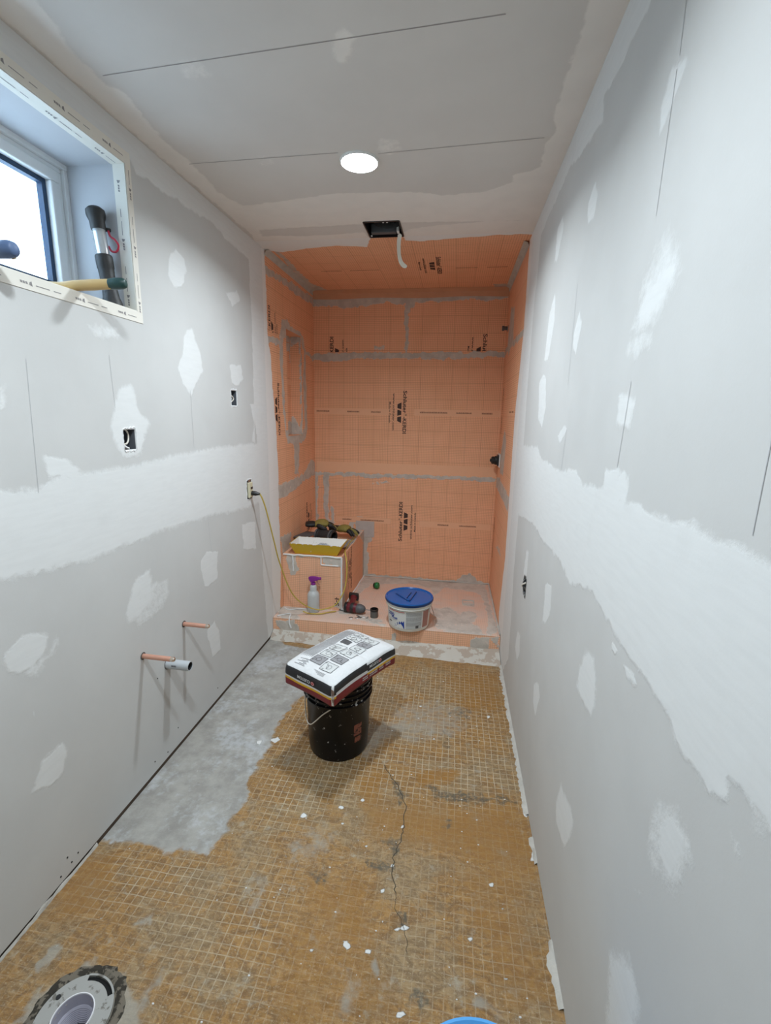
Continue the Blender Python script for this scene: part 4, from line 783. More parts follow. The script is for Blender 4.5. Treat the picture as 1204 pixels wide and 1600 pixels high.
BX, BY, BZ = .432, 2.99, .520
bench = thing('shower_bench', (BX / 2, 3.4, .12), 'boxy orange membrane-covered bench in the left corner of the shower', 'bench')
grid('front_board', lambda u, v, d: np.stack([u, BY - d, v], 1), .002, BX, .125, BZ, .0125, M['kerdi_bench'], {'thin': 'BF_thin', 'mud': 'none'}, parent=bench)
bs = grid('side_board', lambda u, v, d: np.stack([BX + d, u, v], 1), BY, D2 - .001, .095, BZ, .0125, M['kerdi_bench'], {'thin': 'BS_thin', 'mud': 'none'}, parent=bench)
grid('top_board', lambda u, v, d: np.stack([u, v, BZ + d], 1), .002, BX, BY, D2 - .001, .0125, M['kerdi_bench'], {'thin': 'BT_thin', 'mud': 'none'}, parent=bench)
def bead_line(parent, pts, r, mat, name='thinset_bead'):
    mb = MB(); mb.tube(pts, r, 6, 0, 5); return mb.obj(name, mat, parent)
rr = random.Random(3); j = lambda: rr.uniform(-.003, .003)
bead_line(bench, [(x, BY - .001 + j() * .3, BZ - .001 + j()) for x in np.linspace(.01, BX, 12)], .0065, M['debris'])
bead_line(bench, [(BX + j() * .3, BY - .001, z + j()) for z in np.linspace(.13, BZ, 10)], .0065, M['debris'])
bead_line(bench, [(.285, BY - .0015, z) for z in (BZ, .49, .462)] + [(x, BY - .0015, .458 + j()) for x in (.30, .36, .41)], .005, M['debris'])
bead_line(bench, [(.078 + j(), BY - .0015, z) for z in np.linspace(.515, .40, 6)], .006, M['debris'])
bead_line(pan, [(.03, 2.80, .136), (.05, 2.83, .134), (.10, 2.86, .133), (.115, 2.80, .134), (.118, 2.784, .10), (.13, 2.784, .065)], .005, M['debris'])
bead_line(pan, [(.02, 2.95, .132), (.07, 2.93, .131), (.13, 2.955, .131), (.20, 2.96, .130)], .004, M['debris'])
bead_line(pan, [(x, D2 - .006, PZ(D2) + .006 + j()) for x in np.linspace(BX, W - .01, 14)], .007, M['mortar'])
bead_line(pan, [(W - .006, y, PZ(y) + .006 + j()) for y in np.linspace(2.80, D2, 12)], .006, M['mortar'])
bead_line(bench, [(BX + .002, y, PZ(y) + .004 + j()) for y in np.linspace(2.995, D2, 10)], .006, M['debris'])
maker_print(bs, (BX, 3.28, .525), nZ, Y, X, clip=[((0, 0, .515), Z)])
maker_print(bench.children[0], (.412, BY, .160), Z, nX, nY, clip=[((.430, 0, 0), X), ((0, 0, .225), Z)], lines=(1,))
# combed thinset ridges on the bench top by its outer edge
mb = MB()
for k in range(8):
    yy = 3.20 + k * .030; mb.tube([(.30 + .01 * (k % 3), yy, BZ + .001), (.36, yy + .004 * math.sin(k), BZ + .003), (.425, yy + .006, BZ + .001)], .005, 6, 0, 3)
o = mb.obj('combed_ridges', plain('combed_thinset', (.30, .255, .225), .85, .3, 40), bench); o['kind'] = 'stuff'
# folded membrane corner patches against the back wall
mb = MB(); mb.box((.36, D2 - .004, .46), (.52, D2 - .0005, .60)); mb.obj('corner_patch', plain('membrane_patch', (.56, .50, .46), .8, .25, 20), wall_back, False)

# ------------------------------------------------------------------ bucket with bag of thinset
BC = Vector((.703, 1.834, 0))
bk = thing('bucket', BC, 'splattered black plastic bucket on the floor, under a paper bag', 'bucket')
mb = MB(); mb.lathe([(.120, .0), (.131, .004), (.134, .016), (.1395, .12), (.1435, .268), (.1445, .27), (.1445, .274), (.1365, .274), (.131, .02), (0, .02)], BC, n=56, cap1=False); mb.obj('shell', M['bucket'], bk)
prof = []
for k, z in enumerate((.270, .293, .316, .339)): prof += [(.1455, z), (.1525, z + .002), (.1530, z + .007), (.1455, z + .009)]
prof += [(.1465, .355), (.153, .357), (.1545, .366), (.150, .3695), (.143, .369), (.140, .30)]
mb = MB(); mb.lathe(prof, BC, n=56, cap0=False, cap1=False); mb.obj('rim', M['rim'], bk)
def cylp(c, r, deg, z): return (c[0] + r * math.cos(math.radians(deg)), c[1] + r * math.sin(math.radians(deg)), z)
mb = MB(); mb.tube([cylp(BC, .150, 190, .262), cylp(BC, .151, 172 + 30, .215), cylp(BC, .1495, 215, .158), cylp(BC, .149, 228, .160), cylp(BC, .149, 240, .188), cylp(BC, .1495, 256, .236), cylp(BC, .151, 271, .272)], .0026, 8); mb.obj('bail_wire', M['cable'], bk)
mb = MB(); mb.lathe([(.014, 0), (.014, .010), (.008, .014), (0, .0142)], cylp(BC, .143, 190, .262), (math.cos(math.radians(190)), math.sin(math.radians(190)), 0), 16, cap1=False); mb.obj('bail_ear', M['blackp'], bk)
pc = lambda deg, z: cylp(BC, (.134 + .0055 * (z - .016) / .104 if z < .12 else .1395 + .004 * (z - .12) / .148) + .0012, deg, z)
mb = MB()
for a0, a1, z0_, z1_ in ((-48, -31, .12, .175), (-46, -33, .085, .112), (-153, -144, .125, .16)):
    mb = MB()
    for k in range(4):
        p0 = a0 + (a1 - a0) * k / 4; p1 = a0 + (a1 - a0) * (k + 1) / 4; mb.add([pc(p0, z0_), pc(p1, z0_), pc(p1, z1_), pc(p0, z1_)], [(0, 1, 2, 3)])
    mb.obj('worn_label', M['rust'], bk, False)

# bag lying on the bucket
GC = Vector((.722, 1.826, .3790)); GU = Vector((.478, .878, 0)).normalized(); GV = Vector((-GU.y, GU.x, 0)); HL, HW = .212, .143
bag = thing('mortar_bag', GC, 'white paper bag of mortar with black, yellow and red bands, lying on the bucket', 'bag')
def rr_pts(hl, hw, r, n=24):
    out = []
    for cx, cy, a0 in ((hl - r, hw - r, 0), (-hl + r, hw - r, 90), (-hl + r, -hw + r, 180), (hl - r, -hw + r, 270)):
        for k in range(7): a = math.radians(a0 + 90 * k / 6); out.append((cx + r * math.cos(a), cy + r * math.sin(a)))
    full = []
    for i in range(len(out)):
        p, q = out[i], out[(i + 1) % len(out)]; L = math.hypot(q[0] - p[0], q[1] - p[1]); m = max(1, int(L / .012))
        for k in range(m): full.append((p[0] + (q[0] - p[0]) * k / m, p[1] + (q[1] - p[1]) * k / m))
    return full
per = rr_pts(HL, HW, .020)
def top_z(u, v):
    f = max(0, 1 - abs(u / HL) ** 3.5) * max(0, 1 - abs(v / HW) ** 3.5)
    return .076 + .024 * f ** .6 + .0060 * mnoise.noise((u * 14, v * 14, 2)) * min(1, f * 3) - .003 * math.exp(-((u - .015) / .012) ** 2)
def bag_p(u, v, z): 
    sag = -.012 * (abs(u) / HL) ** 3 * (1 if u < 0 else .5)
    return GC + GU * u + GV * v + Vector((0, 0, z + sag))
levels = [(0.0, 1.0), (.004, 1.012), (.014, 1.014), (.027, 1.014), (.036, 1.013), (.043, 1.011), (.050, 1.009), (.060, 1.006), (.072, .994)]
rings = []
for z, sc in levels:
    R = []
    for (u, v) in per:
        w_ = 1 + .012 * mnoise.noise((u * 12, v * 12, z * 30)); corner = (abs(u) / HL) ** 6 * (abs(v) / HW) ** 6
        R.append(bag_p(u * sc * w_, v * sc * w_, z * (1 + .06 * mnoise.noise((u * 9, v * 9, 4))) - .010 * corner * (z < .02)))
    rings.append(R)
mb = MB(); npz = len(per)
for q in rings: mb.v += [tuple(p) for p in q]
tops = (.975, .94, .89, .82, .74, .64, .52, .40, .27, .13)
for s_ in tops: mb.v += [tuple(bag_p(u * s_, v * s_, top_z(u * s_, v * s_))) for u, v in per]
mb.v.append(tuple(bag_p(0, 0, top_z(0, 0))))
nl = len(levels) + len(tops)
for i in range(nl - 1):
    for k in range(npz):
        k2 = (k + 1) % npz; u = (per[k][0] + per[k2][0]) / 2; v = (per[k][1] + per[k2][1]) / 2
        near_long = v < -HW + .03 and u < .0 and u > -HL + .02
        if i < 3: m = 3
        elif i == 3: m = 3 if near_long else 2
        elif i == 4: m = 0 if near_long else 0
        elif i == 5: m = 0 if near_long else 1
        elif i <= 8: m = 1
        else: m = 0
        if v < -HW + .03 and u > 0 and i == 8: m = 0
        if u < -HL + .012 and v < -HW + .012 and i > 2: m = 0
        mb.f.append((i * npz + k, i * npz + k2, (i + 1) * npz + k2, (i + 1) * npz + k)); mb.mi.append(m)
for k in range(npz): mb.f.append(((nl - 1) * npz + k, (nl - 1) * npz + (k + 1) % npz, len(mb.v) - 1)); mb.mi.append(0)
mb.f.append(tuple(range(npz - 1, -1, -1))); mb.mi.append(3)
mb.obj('paper_sack', [M['bagw'], M['bagk'], M['bagy'], M['bagr']], bag, True, 50)
# printed side lettering (the bag lies upside down, so it reads upside down)
def side_short(s, z): return bag_p(-HL * 1.020 - .0006, HW - s * 2 * HW, z)
def side_long(s, z): return bag_p(-HL + s * 2 * HL, -HW * 1.022 - .0006, z)
def flip_text(pl, text, sc_, zc, wid, h, mi_mat, name='lettering'):
    mb = MB(); text_on(mb, text, lambda u, v: pl(sc_ - u, zc + h / 2 - v), -wid / 2, wid / 2, 0, h, .03); return mb.obj(name, mi_mat, bag, False)
flip_text(side_short, 'CUSTOM', .44, .060, .26, .0135, M['bagw'])
flip_text(side_long, 'CUSTOM', .605, .060, .155, .0135, M['bagw'])
for pl, s_, ds in ((side_short, .62, .034), (side_long, .70, .023)):
    mb = MB(); mb.add([pl(s_ + ds * math.cos(q), .060 + .0085 * math.sin(q)) for q in np.linspace(0, 2 * PI, 18)[:-1]], [tuple(range(17))]); mb.obj('round_emblem', M['red'], bag, False)
    mb = MB(); nq = 18; Ri = [pl(s_ + ds * .62 * math.cos(q), .060 + .0052 * math.sin(q)) + (pl(s_, .06) - pl(s_, .06)) for q in np.linspace(0, 2 * PI, nq)[:-1]]; Ro = [pl(s_ + ds * .8 * math.cos(q), .060 + .0068 * math.sin(q)) for q in np.linspace(0, 2 * PI, nq)[:-1]]
    off = (pl(s_, .06) - bag_p(0, 0, .06)); off.z = 0; off.normalize()
    mb.rings([[p + off * .0005 for p in Ri], [p + off * .0005 for p in Ro]], 0, False, False); mb.obj('emblem_ring', M['bagw'], bag, False)
for k, (s0, s1) in enumerate(((.42, .50), (.53, .66), (.69, .76), (.80, .88))):
    mb = MB()
    for q in range(2):
        x = s0
        while x < s1 - .004:
            l = .004 + .008 * rnd.random(); z_ = .014 + q * .009
            mb.add([side_long(x, z_), side_long(min(x + l, s1), z_), side_long(min(x + l, s1), z_ + .005), side_long(x, z_ + .005)], [(0, 1, 2, 3)]); x += l + .004
    o = mb.obj('small_print', M['bagw'], bag, False); o['kind'] = 'stuff'
# crushed corner, the paper rubbed through
R = []
for k in range(9):
    z_ = .002 + k * .0085; R.append([bag_p(-HL * 1.018 + .004 - .022 * t + rnd.uniform(-.0015, .0015) + .026 * t, -HW * 1.028 + .0 + .004 * abs(t - .5) + .020 * max(0, .5 - t) + rnd.uniform(-.001, .001), z_ + rnd.uniform(-.002, .002)) for t in (0, .2, .4, .6, .8, 1.0)])
mb = MB(); mb.rings(R, 0, False, False, False)
o = mb.obj('torn_corner', spotted('torn_kraft', (.50, .47, .42), (.20, .13, .10), .50, 60, .8, .8), bag)
# instruction pictograms on top: two rows of small framed pictures
TP = lambda u, v, e=.0012: bag_p(u, v, top_z(u, v) + e)
def patch(mb, u0, u1, v0, v1, e, k=4):
    for a in range(k):
        for b in range(k):
            ua, ub = u0 + (u1 - u0) * a / k, u0 + (u1 - u0) * (a + 1) / k; va, vb = v0 + (v1 - v0) * b / k, v0 + (v1 - v0) * (b + 1) / k
            mb.add([TP(ua, va, e), TP(ub, va, e), TP(ub, vb, e), TP(ua, vb, e)], [(0, 1, 2, 3)])
def stroke(mb, pts, w_, e):
    for (a, b), (c, d) in zip(pts[:-1], pts[1:]):
        L = math.hypot(c - a, d - b) or 1e-6; n_ = max(1, int(L / .012)); nx, ny = -(d - b) / L * w_ / 2, (c - a) / L * w_ / 2
        for k in range(n_):
            p = (a + (c - a) * k / n_, b + (d - b) * k / n_); q = (a + (c - a) * (k + 1) / n_, b + (d - b) * (k + 1) / n_)
            mb.add([TP(p[0] + nx, p[1] + ny, e), TP(p[0] - nx, p[1] - ny, e), TP(q[0] - nx, q[1] - ny, e), TP(q[0] + nx, q[1] + ny, e)], [(0, 1, 2, 3)])
rp = random.Random(11)
for row, (v0, v1, us) in enumerate(((-.086, -.022, [(-.165, -.115), (-.100, -.052), (-.040, .008), (.020, .062), (.070, .108), (.116, .160)]), (-.012, .050, [(-.150, -.100), (-.090, -.045), (-.034, .022), (.040, .070), (.082, .122), (.132, .172)]))):
    for k, (u0, u1) in enumerate(us):
        dark = (k + row) % 3 == 1
        if not (row == 1 and k == 3):
            mb = MB(); patch(mb, u0, u1, v0, v1, .0011); mb.obj('pictogram_ground', M['bagprint'] if dark else M['lgrey'], bag, False)
        else:
            v0 = v0 + .015; mb = MB(); patch(mb, u0, u1, v0, v1, .0011); mb.obj('pictogram_ground', M['bagdark'], bag, False)
        mb = MB(); stroke(mb, [(u0, v0), (u1, v0), (u1, v1), (u0, v1), (u0, v0)], .0018, .0020)
        for q in range(5):
            c = (rp.uniform(u0 + .006, u1 - .006), rp.uniform(v0 + .006, v1 - .006)); an = rp.uniform(0, PI); l = rp.uniform(.008, .018)
            d = (min(max(c[0] + l * math.cos(an), u0), u1), min(max(c[1] + l * math.sin(an), v0), v1)); stroke(mb, [c, d], .002, .0020)
        cu, cv = (u0 + u1) / 2, (v0 + v1) / 2; stroke(mb, [(cu + .012 * math.cos(q), cv + .012 * math.sin(q)) for q in np.linspace(0, 2 * PI, 9)], .0015, .0020)
        o = mb.obj('pictogram_lines', M['bagdark'], bag, False); o['kind'] = 'stuff'
        if row == 1 and k == 3: v0 = v0 - .015
mb = MB()
for k in range(13):
    v = .124 - k * .0052; stroke(mb, [(-.13 + .01 * (k % 2), v), (.185 - .012 * (k % 3), v)], .0020, .0013)
for k in range(7):
    u = -.185 + k * .006; stroke(mb, [(u, .045 + .008 * (k % 2)), (u, .105 - .02 * (k % 3))], .003, .0013)
for k in range(4): stroke(mb, [(-.178 - .004 * k, -.07), (-.178 - .004 * k, -.005 - .01 * k)], .0014, .0013)
o = mb.obj('printed_text_lines', M['bagprint'], bag, False); o['kind'] = 'stuff'

# ------------------------------------------------------------------ white pail with blue lid on the curb
PC = Vector((.922, 2.862, PZ(2.862) + .002))
pl_ = thing('pail', PC, 'white plastic pail with a blue lid and printed label, on the shower curb', 'pail')
PH = .192
mb = MB(); mb.lathe([(.122, 0), (.130, .003), (.133, .010), (.1425, .148), (.151, .150), (.153, .154), (.1475, .158), (.1480, .166), (.1530, .168), (.1545, .174), (.150, .178), (.150, .190), (.140, .190), (.13, .02), (0, .015)], PC, n=64, cap1=False); mb.obj('shell', M['pail'], pl_)
mb = MB(); mb.lathe([(.1500, .176), (.1570, .177), (.1585, .182), (.1585, .193), (.156, .198), (.151, .1985), (.148, .195), (.146, .1915), (.0, .1915)], PC, n=64, cap0=False, cap1=False); lid = mb.obj('lid', M['blue'], pl_)
mb = MB(); mb.lathe([(.1588, .180), (.1600, .183), (.1600, .190), (.1588, .193)], PC, n=64, cap0=False, cap1=False); mb.obj('lid_skirt', M['bluedk'], lid)
def lidbar(p0, p1, w_, z0_, z1_, mat, nm):
    p0 = Vector(p0); p1 = Vector(p1); d = (p1 - p0); L = d.length; a = math.atan2(d.y, d.x)
    mb = MB(); mb.box((0, -w_ / 2, z0_), (L, w_ / 2, z1_), 0, Matrix.Rotation(a, 3, 'Z'), PC + Vector((p0.x, p0.y, 0))); o = mb.obj(nm, mat, lid, False); bevel(o, .002, 2)
lidbar((-.088, .035), (.004, -.075), .022, .1905, .194, M['bluedk'], 'lid_channel')
lidbar((-.088, .035), (.004, -.075), .008, .1905, .198, M['blue'], 'lid_rib')
lidbar((.040, .078), (.010, -.085), .006, .1905, .199, M['bluedk'], 'lid_rib')
lidbar((.006, .062), (-.014, -.040), .005, .1905, .198, M['bluedk'], 'lid_rib')
lidbar((.022, .060), (.001, -.050), .020, .1905, .194, M['blue'], 'lid_channel')
def arc(mb, pl, d0, d1, z0_, z1_, mi=0, k=12):
    for q in range(k):
        a0, a1 = d0 + (d1 - d0) * q / k, d0 + (d1 - d0) * (q + 1) / k; mb.add([pl(a0, z0_), pl(a1, z0_), pl(a1, z1_), pl(a0, z1_)], [(0, 1, 2, 3)], mi)
P1 = lambda e: (lambda deg, z: cylp(PC, .1326 + (.1425 - .133) * z / .14 + e, deg, PC.z + z))
mb = MB(); arc(mb, P1(.0012), -160, -28, .022, .143, k=30); mb.obj('paper_label', plain('label_paper', (.70, .71, .69), .6, .05), pl_, False)
mb = MB(); arc(mb, P1(.0018), -92, -48, .024, .138, k=12); mb.obj('text_panel', plain('text_panel', (.50, .53, .53), .6, .06), pl_, False)
mb = MB(); arc(mb, P1(.0018), -45, -22, .026, .140, k=10); mb.obj('pink_panel', M['lpink'], pl_, False)
mb = MB(); arc(mb, P1(.0019), -145, -96, .134, .1385, k=12); mb.obj('red_rule', M['red'], pl_, False)
mb = MB(); text_on(mb, '200', P1(.0020), -150, -126, .098, .022, .03); text_on(mb, 'Plus', P1(.0020), -136, -116, .080, .018, .03); mb.obj('lettering', M['lblue'], pl_, False)
mb = MB(); arc(mb, P1(.0020), -150, -118, .072, .0735, k=8); arc(mb, P1(.0020), -147, -136, .052, .060, k=4); mb.obj('small_print', M['bagdark'], pl_, False)
mb = MB(); tips = [(-128, .030), (-120, .036), (-126, .046), (-116, .046), (-118, .062), (-112, .056), (-110, .072), (-107, .060), (-103, .076), (-101, .064), (-97, .078), (-96, .024), (-112, .024)]
mb.add([P1(.0020)(a, z) for a, z in tips], [(i, i + 1, 11) for i in range(10)] + [(0, 11, 12)]); mb.obj('blue_splash', M['lblue'], pl_, False)
mb = MB(); r3 = random.Random(5)
for k in range(15):
    z = .134 - k * .0068
    if k % 5 == 4: continue
    x = -91
    while x < -50:
        l = r3.uniform(1, 4); arc(mb, P1(.0022), x, min(x + l, -49.5), z, z + .0028, k=1); x += l + .7
o = mb.obj('text_lines', M['bagprint'], pl_, False); o['kind'] = 'stuff'
mb = MB(); arc(mb, P1(.0024), -66, -57, .028, .046, k=3); mb.obj('dark_square', M['bagdark'], pl_, False)
mb = MB(); mb.tube([cylp(PC, .147, -18, PC.z + .140), cylp(PC, .156, -24, PC.z + .120), cylp(PC, .165, -14, PC.z + .095), cylp(PC, .166, -2, PC.z + .075), cylp(PC, .163, 12, PC.z + .085), cylp(PC, .158, 30, PC.z + .12), cylp(PC, .150, 40, PC.z + .140)], .0022, 8); mb.obj('bail_wire', M['steel'], pl_)
mb = MB(); mb.lathe([(.011, 0), (.011, .006), (.006, .009)], cylp(PC, .144, -18, PC.z + .140), (math.cos(math.radians(-18)), math.sin(math.radians(-18)), 0), 14); mb.obj('bail_ear', M['pail'], pl_)

# pail with a light blue lid, its rim just reaching the bottom edge of the photograph
QC = Vector((1.270, .545, 0))
q_ = thing('pail', QC, 'pail with light blue lid at the bottom edge of the photo', 'pail')
mb = MB(); mb.lathe([(.115, 0), (.122, .004), (.135, .34), (.140, .345), (.140, .352), (.128, .352), (.112, .02), (0, .02)], QC, n=56, cap1=False); mb.obj('shell', M['pail'], q_)
mb = MB(); mb.lathe([(.141, .345), (.1435, .348), (.1445, .36), (.142, .368), (.136, .370), (.132, .366), (0, .366)], QC, n=56, cap0=False, cap1=False); mb.obj('lid', M['bluelt'], q_)

# ------------------------------------------------------------------ things on the bench
tr = thing('mud_pan', (.24, 3.10, BZ), 'yellow drywall mud pan coated white inside, on the front of the bench', 'mud pan')
zt, zb = .602, BZ + .003
def pan_ring(x0, x1, y0_, y1_, z): return [(x0, y0_, z), (x1, y0_, z), (x1, y1_, z), (x0, y1_, z)]
mb = MB(); mb.rings([pan_ring(.088, .392, 3.015, 3.115, zb), pan_ring(.055, .434, 2.985, 3.180, zt), pan_ring(.059, .430, 2.989, 3.176, zt), pan_ring(.058, .431, 2.988, 3.177, zt - .001)], 0, True, False); mb.obj('shell', M['yellowp'], tr, False)
mb = MB(); mb.rings([pan_ring(.060, .429, 2.990, 3.175, zt + .0005), pan_ring(.092, .388, 3.019, 3.111, zb + .006)], 0, False, True); mb.obj('mud_coating', M['panwhite'], tr, False)
mb = MB()
for k in range(26):
    x = rnd.uniform(.058, .43); mb.lathe([(.004 + .004 * rnd.random(), 0), (.002, .004), (0, .005)], (x, rnd.choice((2.987, 3.178)), zt - .002), n=6)
o = mb.obj('dried_mud', M['debris'], tr); o['kind'] = 'stuff'
# crumpled clear film lying in the pan
bm = bmesh.new(); bmesh.ops.create_icosphere(bm, subdivisions=4, radius=1)
for v in bm.verts:
    n_ = v.co.normalized(); k = .60 + .55 * abs(mnoise.noise(n_ * 2.2)) + .35 * abs(mnoise.noise(n_ * 5 + Vector((3, 1, 2)))); v.co = Vector((.265, 3.100, .560)) + Vector((n_.x * .045, n_.y * .035, n_.z * .030)) * k
me = bpy.data.meshes.new('plastic_film'); bm.to_mesh(me); bm.free(); me.materials.append(M['film']); o = link('plastic_film', me)
tag(o, 'crumpled ball of clear plastic film in the yellow pan', 'plastic film')
# black rubber coupling lying behind the pan
t = thing('rubber_coupling', (.2, 3.30, BZ), 'short fat black rubber pipe coupling lying behind the yellow pan', 'coupling')
mb = MB(); mb.lathe([(.046, 0), (.052, .004), (.054, .03), (.050, .034), (.050, .115), (.054, .119), (.054, .150), (.050, .155), (.040, .155), (.040, .01)], (.150, 3.345, BZ + .0575), (.95, -.32, 0), 32, cap0=True, cap1=False); mb.obj('sleeve', M['blackr'], t)
for h in (.015, .135):
    mb = MB(); mb.lathe([(.0545, h - .006), (.0562, h - .006), (.0562, h + .006), (.0545, h + .006)], (.150, 3.345, BZ + .0575), (.95, -.32, 0), 32, cap0=False, cap1=False); mb.obj('band_clamp', M['greyp'], t)
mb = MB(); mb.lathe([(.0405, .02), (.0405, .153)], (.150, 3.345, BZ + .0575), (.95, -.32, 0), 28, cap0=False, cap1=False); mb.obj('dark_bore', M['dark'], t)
t = thing('trowel', (.11, 3.27, BZ), 'dark flat float lying left of the black coupling behind the pan', 'trowel')
mb = MB(); mb.box((-.055, -.10, 0), (.055, .10, .006), 0, Matrix.Rotation(-.25, 3, 'Z') @ Matrix.Rotation(.0, 3, 'X'), (.070, 3.31, BZ + .058)); bevel(mb.obj('blade', M['greyp'], t, False), .003)
mb = MB(); mb.tube([(.070, 3.25, BZ + .059), (.070, 3.26, BZ + .036), (.072, 3.34, BZ + .034), (.074, 3.37, BZ + .058)], .009, 10); mb.obj('handle', M['blackp'], t)
mb = MB(); mb.box((.02, 3.24, BZ + .001), (.09, 3.40, BZ + .022)); bevel(mb.obj('rest_block', M['wood'], t, False), .003)

def glove(o, zr, label, flip_=1, tilt=0.0, seed=1, sc=1.0):
    """work glove lying limp: palm, five fingers, cuff"""
    r = random.Random(seed); g = thing('work_glove', o, label, 'glove', 'work gloves on the bench')
    Rm = Matrix.Rotation(zr, 3, 'Z') @ Matrix.Rotation(tilt, 3, 'Y')
    T_ = lambda p: Vector(o) + Rm @ (Vector((p[0], p[1] * flip_, p[2] * 1.35)) * sc)
    def skin(name, mat, sections, n=12):
        R = []
        for c, ax, (ra, rb) in sections:
            ax = Vector(ax).normalized(); e1 = Vector((0, 0, 1)).cross(ax); e1 = e1.normalized() if e1.length > .1 else Vector((0, 1, 0)); e2 = ax.cross(e1)
            R.append([T_(Vector(c) + e1 * ra * math.cos(2 * PI * k / n) + e2 * rb * math.sin(2 * PI * k / n)) for k in range(n)])
        mb = MB(); mb.rings(R); o_ = mb.obj(name, mat, g); s = o_.modifiers.new('sub', 'SUBSURF'); s.levels = s.render_levels = 1
        tx = bpy.data.textures.get('crumple') or bpy.data.textures.new('crumple', 'CLOUDS'); tx.noise_scale = .018
        d = o_.modifiers.new('crumple', 'DISPLACE'); d.texture = tx; d.strength = .007; d.texture_coords = 'GLOBAL'; return o_
    skin('palm', M['olive'], [((0, 0, .012), (1, 0, .2), (.034, .013)), ((.03, 0, .022), (1, 0, .3), (.042, .020)), ((.065, 0, .030), (1, 0, 0), (.046, .022)), ((.095, 0, .026), (1, 0, -.3), (.042, .016))])
    skin('cuff', M['gblack'], [((-.050, .004, .008), (1, 0, .1), (.046, .012)), ((-.025, 0, .012), (1, 0, .1), (.043, .014)), ((.022, 0, .018), (1, 0, .1), (.040, .017))])
    for k, (yy, L) in enumerate(((-.030, .058), (-.010, .068), (.011, .064), (.031, .050))):
        b = .018 * math.sin(k * 2.1 + seed); skin('finger', M['gblack'] if k != 1 else M['olive'], [((.088, yy, .026), (1, 0, -.1), (.0105, .011)), ((.088 + L * .4, yy * 1.15 + b * .2, .026 + .004 * math.cos(k + seed)), (1, b * 4, -.2), (.0100, .0105)), ((.088 + L * .75, yy * 1.25 + b * .5, .018), (1, b * 8, -.7), (.0095, .0098)), ((.088 + L, yy * 1.3 + b * .8, .012 - .004 * (k % 2)), (1, b * 8, -.8), (.0055, .0055))], 10)
    skin('thumb', M['gblack'], [((.02, -.036, .020), (.5, -1, 0), (.012, .012)), ((.045, -.058, .018), (1, -.7, -.1), (.0115, .0115)), ((.072, -.064, .013), (1, 0, -.3), (.0105, .0105)), ((.088, -.062, .011), (1, .2, -.3), (.005, .005))], 10)
    return g
glove((.105, 3.375, BZ + .108), .30, 'olive and black work glove draped over the black coupling, the upper one', 1, .20, 1, 1.25)
glove((.262, 3.52, BZ + .050), -.30, 'olive and black work glove slumped behind the black coupling, the lower one', -1, .18, 4, 1.2)

# extension cord: from the receptacle down across the bench front and up over the bench
t = thing('extension_cord', (.05, 2.53, 1.03), 'yellow extension cord plugged in at the left wall and looping over the bench', 'cord')
mb = MB(); mb.lathe([(.0115, 0), (.0135, .003), (.0135, .026), (.0115, .030), (.0085, .040), (.006, .050)], (.010, 2.515, 1.034), (1, .12, -.10), 16); bevel(mb.obj('plug', M['blackp'], t), .001)
cord = [(.058, 2.521, 1.029), (.069, 2.53, .998), (.078, 2.56, .92), (.090, 2.63, .72), (.100, 2.69, .556), (.143, 2.77, .331), (.210, 2.83, .221), (.283, 2.885, .168), (.346, 2.905, .172), (.408, 2.930, .200), (.452, 2.948, .275), (.470, 2.968, .36), (.474, 2.972, .44), (.468, 2.985, .505), (.447, 3.03, .545), (.425, 3.12, .530), (.415, 3.22, .528), (.405, 3.36, .526), (.410, 3.50, .526), (.40, 3.62, .526)]
mb = MB(); mb.tube(cord, .0042, 8, 0, 8); mb.obj('cable', M['yellow'], t)
mb = MB(); mb.tube([(.185, 2.875, .152), (.215, 2.880, .1380), (.26, 2.880, .1370), (.31, 2.890, .1370), (.35, 2.92, .1372), (.40, 2.950, .1366)], .0042, 8, 0, 6); mb.obj('cable', M['yellow'], t)
# thin dark rod / loose wire on the curb
mb = MB(); mb.tube([(.385, 3.01, PZ(3.0) + .006), (.43, 2.985, PZ(3.0) + .006), (.462, 2.972, PZ(3.0) + .006)], .004, 8, 0, 4)
tag(mb.obj('metal_rod', M['greyp']), 'thin dark metal rod lying behind the drill at the foot of the bench', 'rod')

# spray bottle
SC_ = Vector((.240, 2.944, PZ(2.965)))
t = thing('spray_bottle', SC_, 'translucent white spray bottle with a purple trigger, in front of the bench', 'spray bottle')
mb = MB(); mb.lathe([(.036, 0), (.041, .004), (.042, .012), (.042, .118), (.0405, .130), (.034, .143), (.026, .152), (.0235, .158), (.0245, .180), (.0215, .190), (.017, .196), (.014, .200)], SC_, n=32); mb.obj('bottle', M['bottle'], t)
mb = MB(); mb.lathe([(.016, .198), (.0165, .212), (.0150, .215)], SC_, n=24); mb.obj('collar', M['purple'], t)
mb = MB(); mb.rings([[Vector((SC_.x + x, SC_.y + y, SC_.z + z)) for y, z in ((-h, z0_), (h, z0_), (h * 1.1, (z0_ + z1_) / 2), (h * .7, z1_), (-h * .7, z1_), (-h * 1.1, (z0_ + z1_) / 2))] for x, h, z0_, z1_ in ((-.032, .006, .240, .252), (-.024, .010, .228, .256), (-.008, .012, .214, .258), (.014, .012, .226, .258), (.036, .009, .236, .256), (.044, .009, .238, .253))]); mb.obj('trigger_head', M['purple'], t)
mb = MB(); mb.lathe([(.0095, 0), (.0095, .014), (.004, .015)], SC_ + Vector((.042, 0, .246)), (1, 0, 0), 12); mb.obj('nozzle', M['purple'], t)
mb = MB(); mb.tube([SC_ + Vector(p) for p in ((.022, 0, .236), (.030, 0, .222), (.038, 0, .208), (.050, 0, .198))], [.006, .005, .0045, .003], 8); mb.obj('trigger', M['lpink'], t)

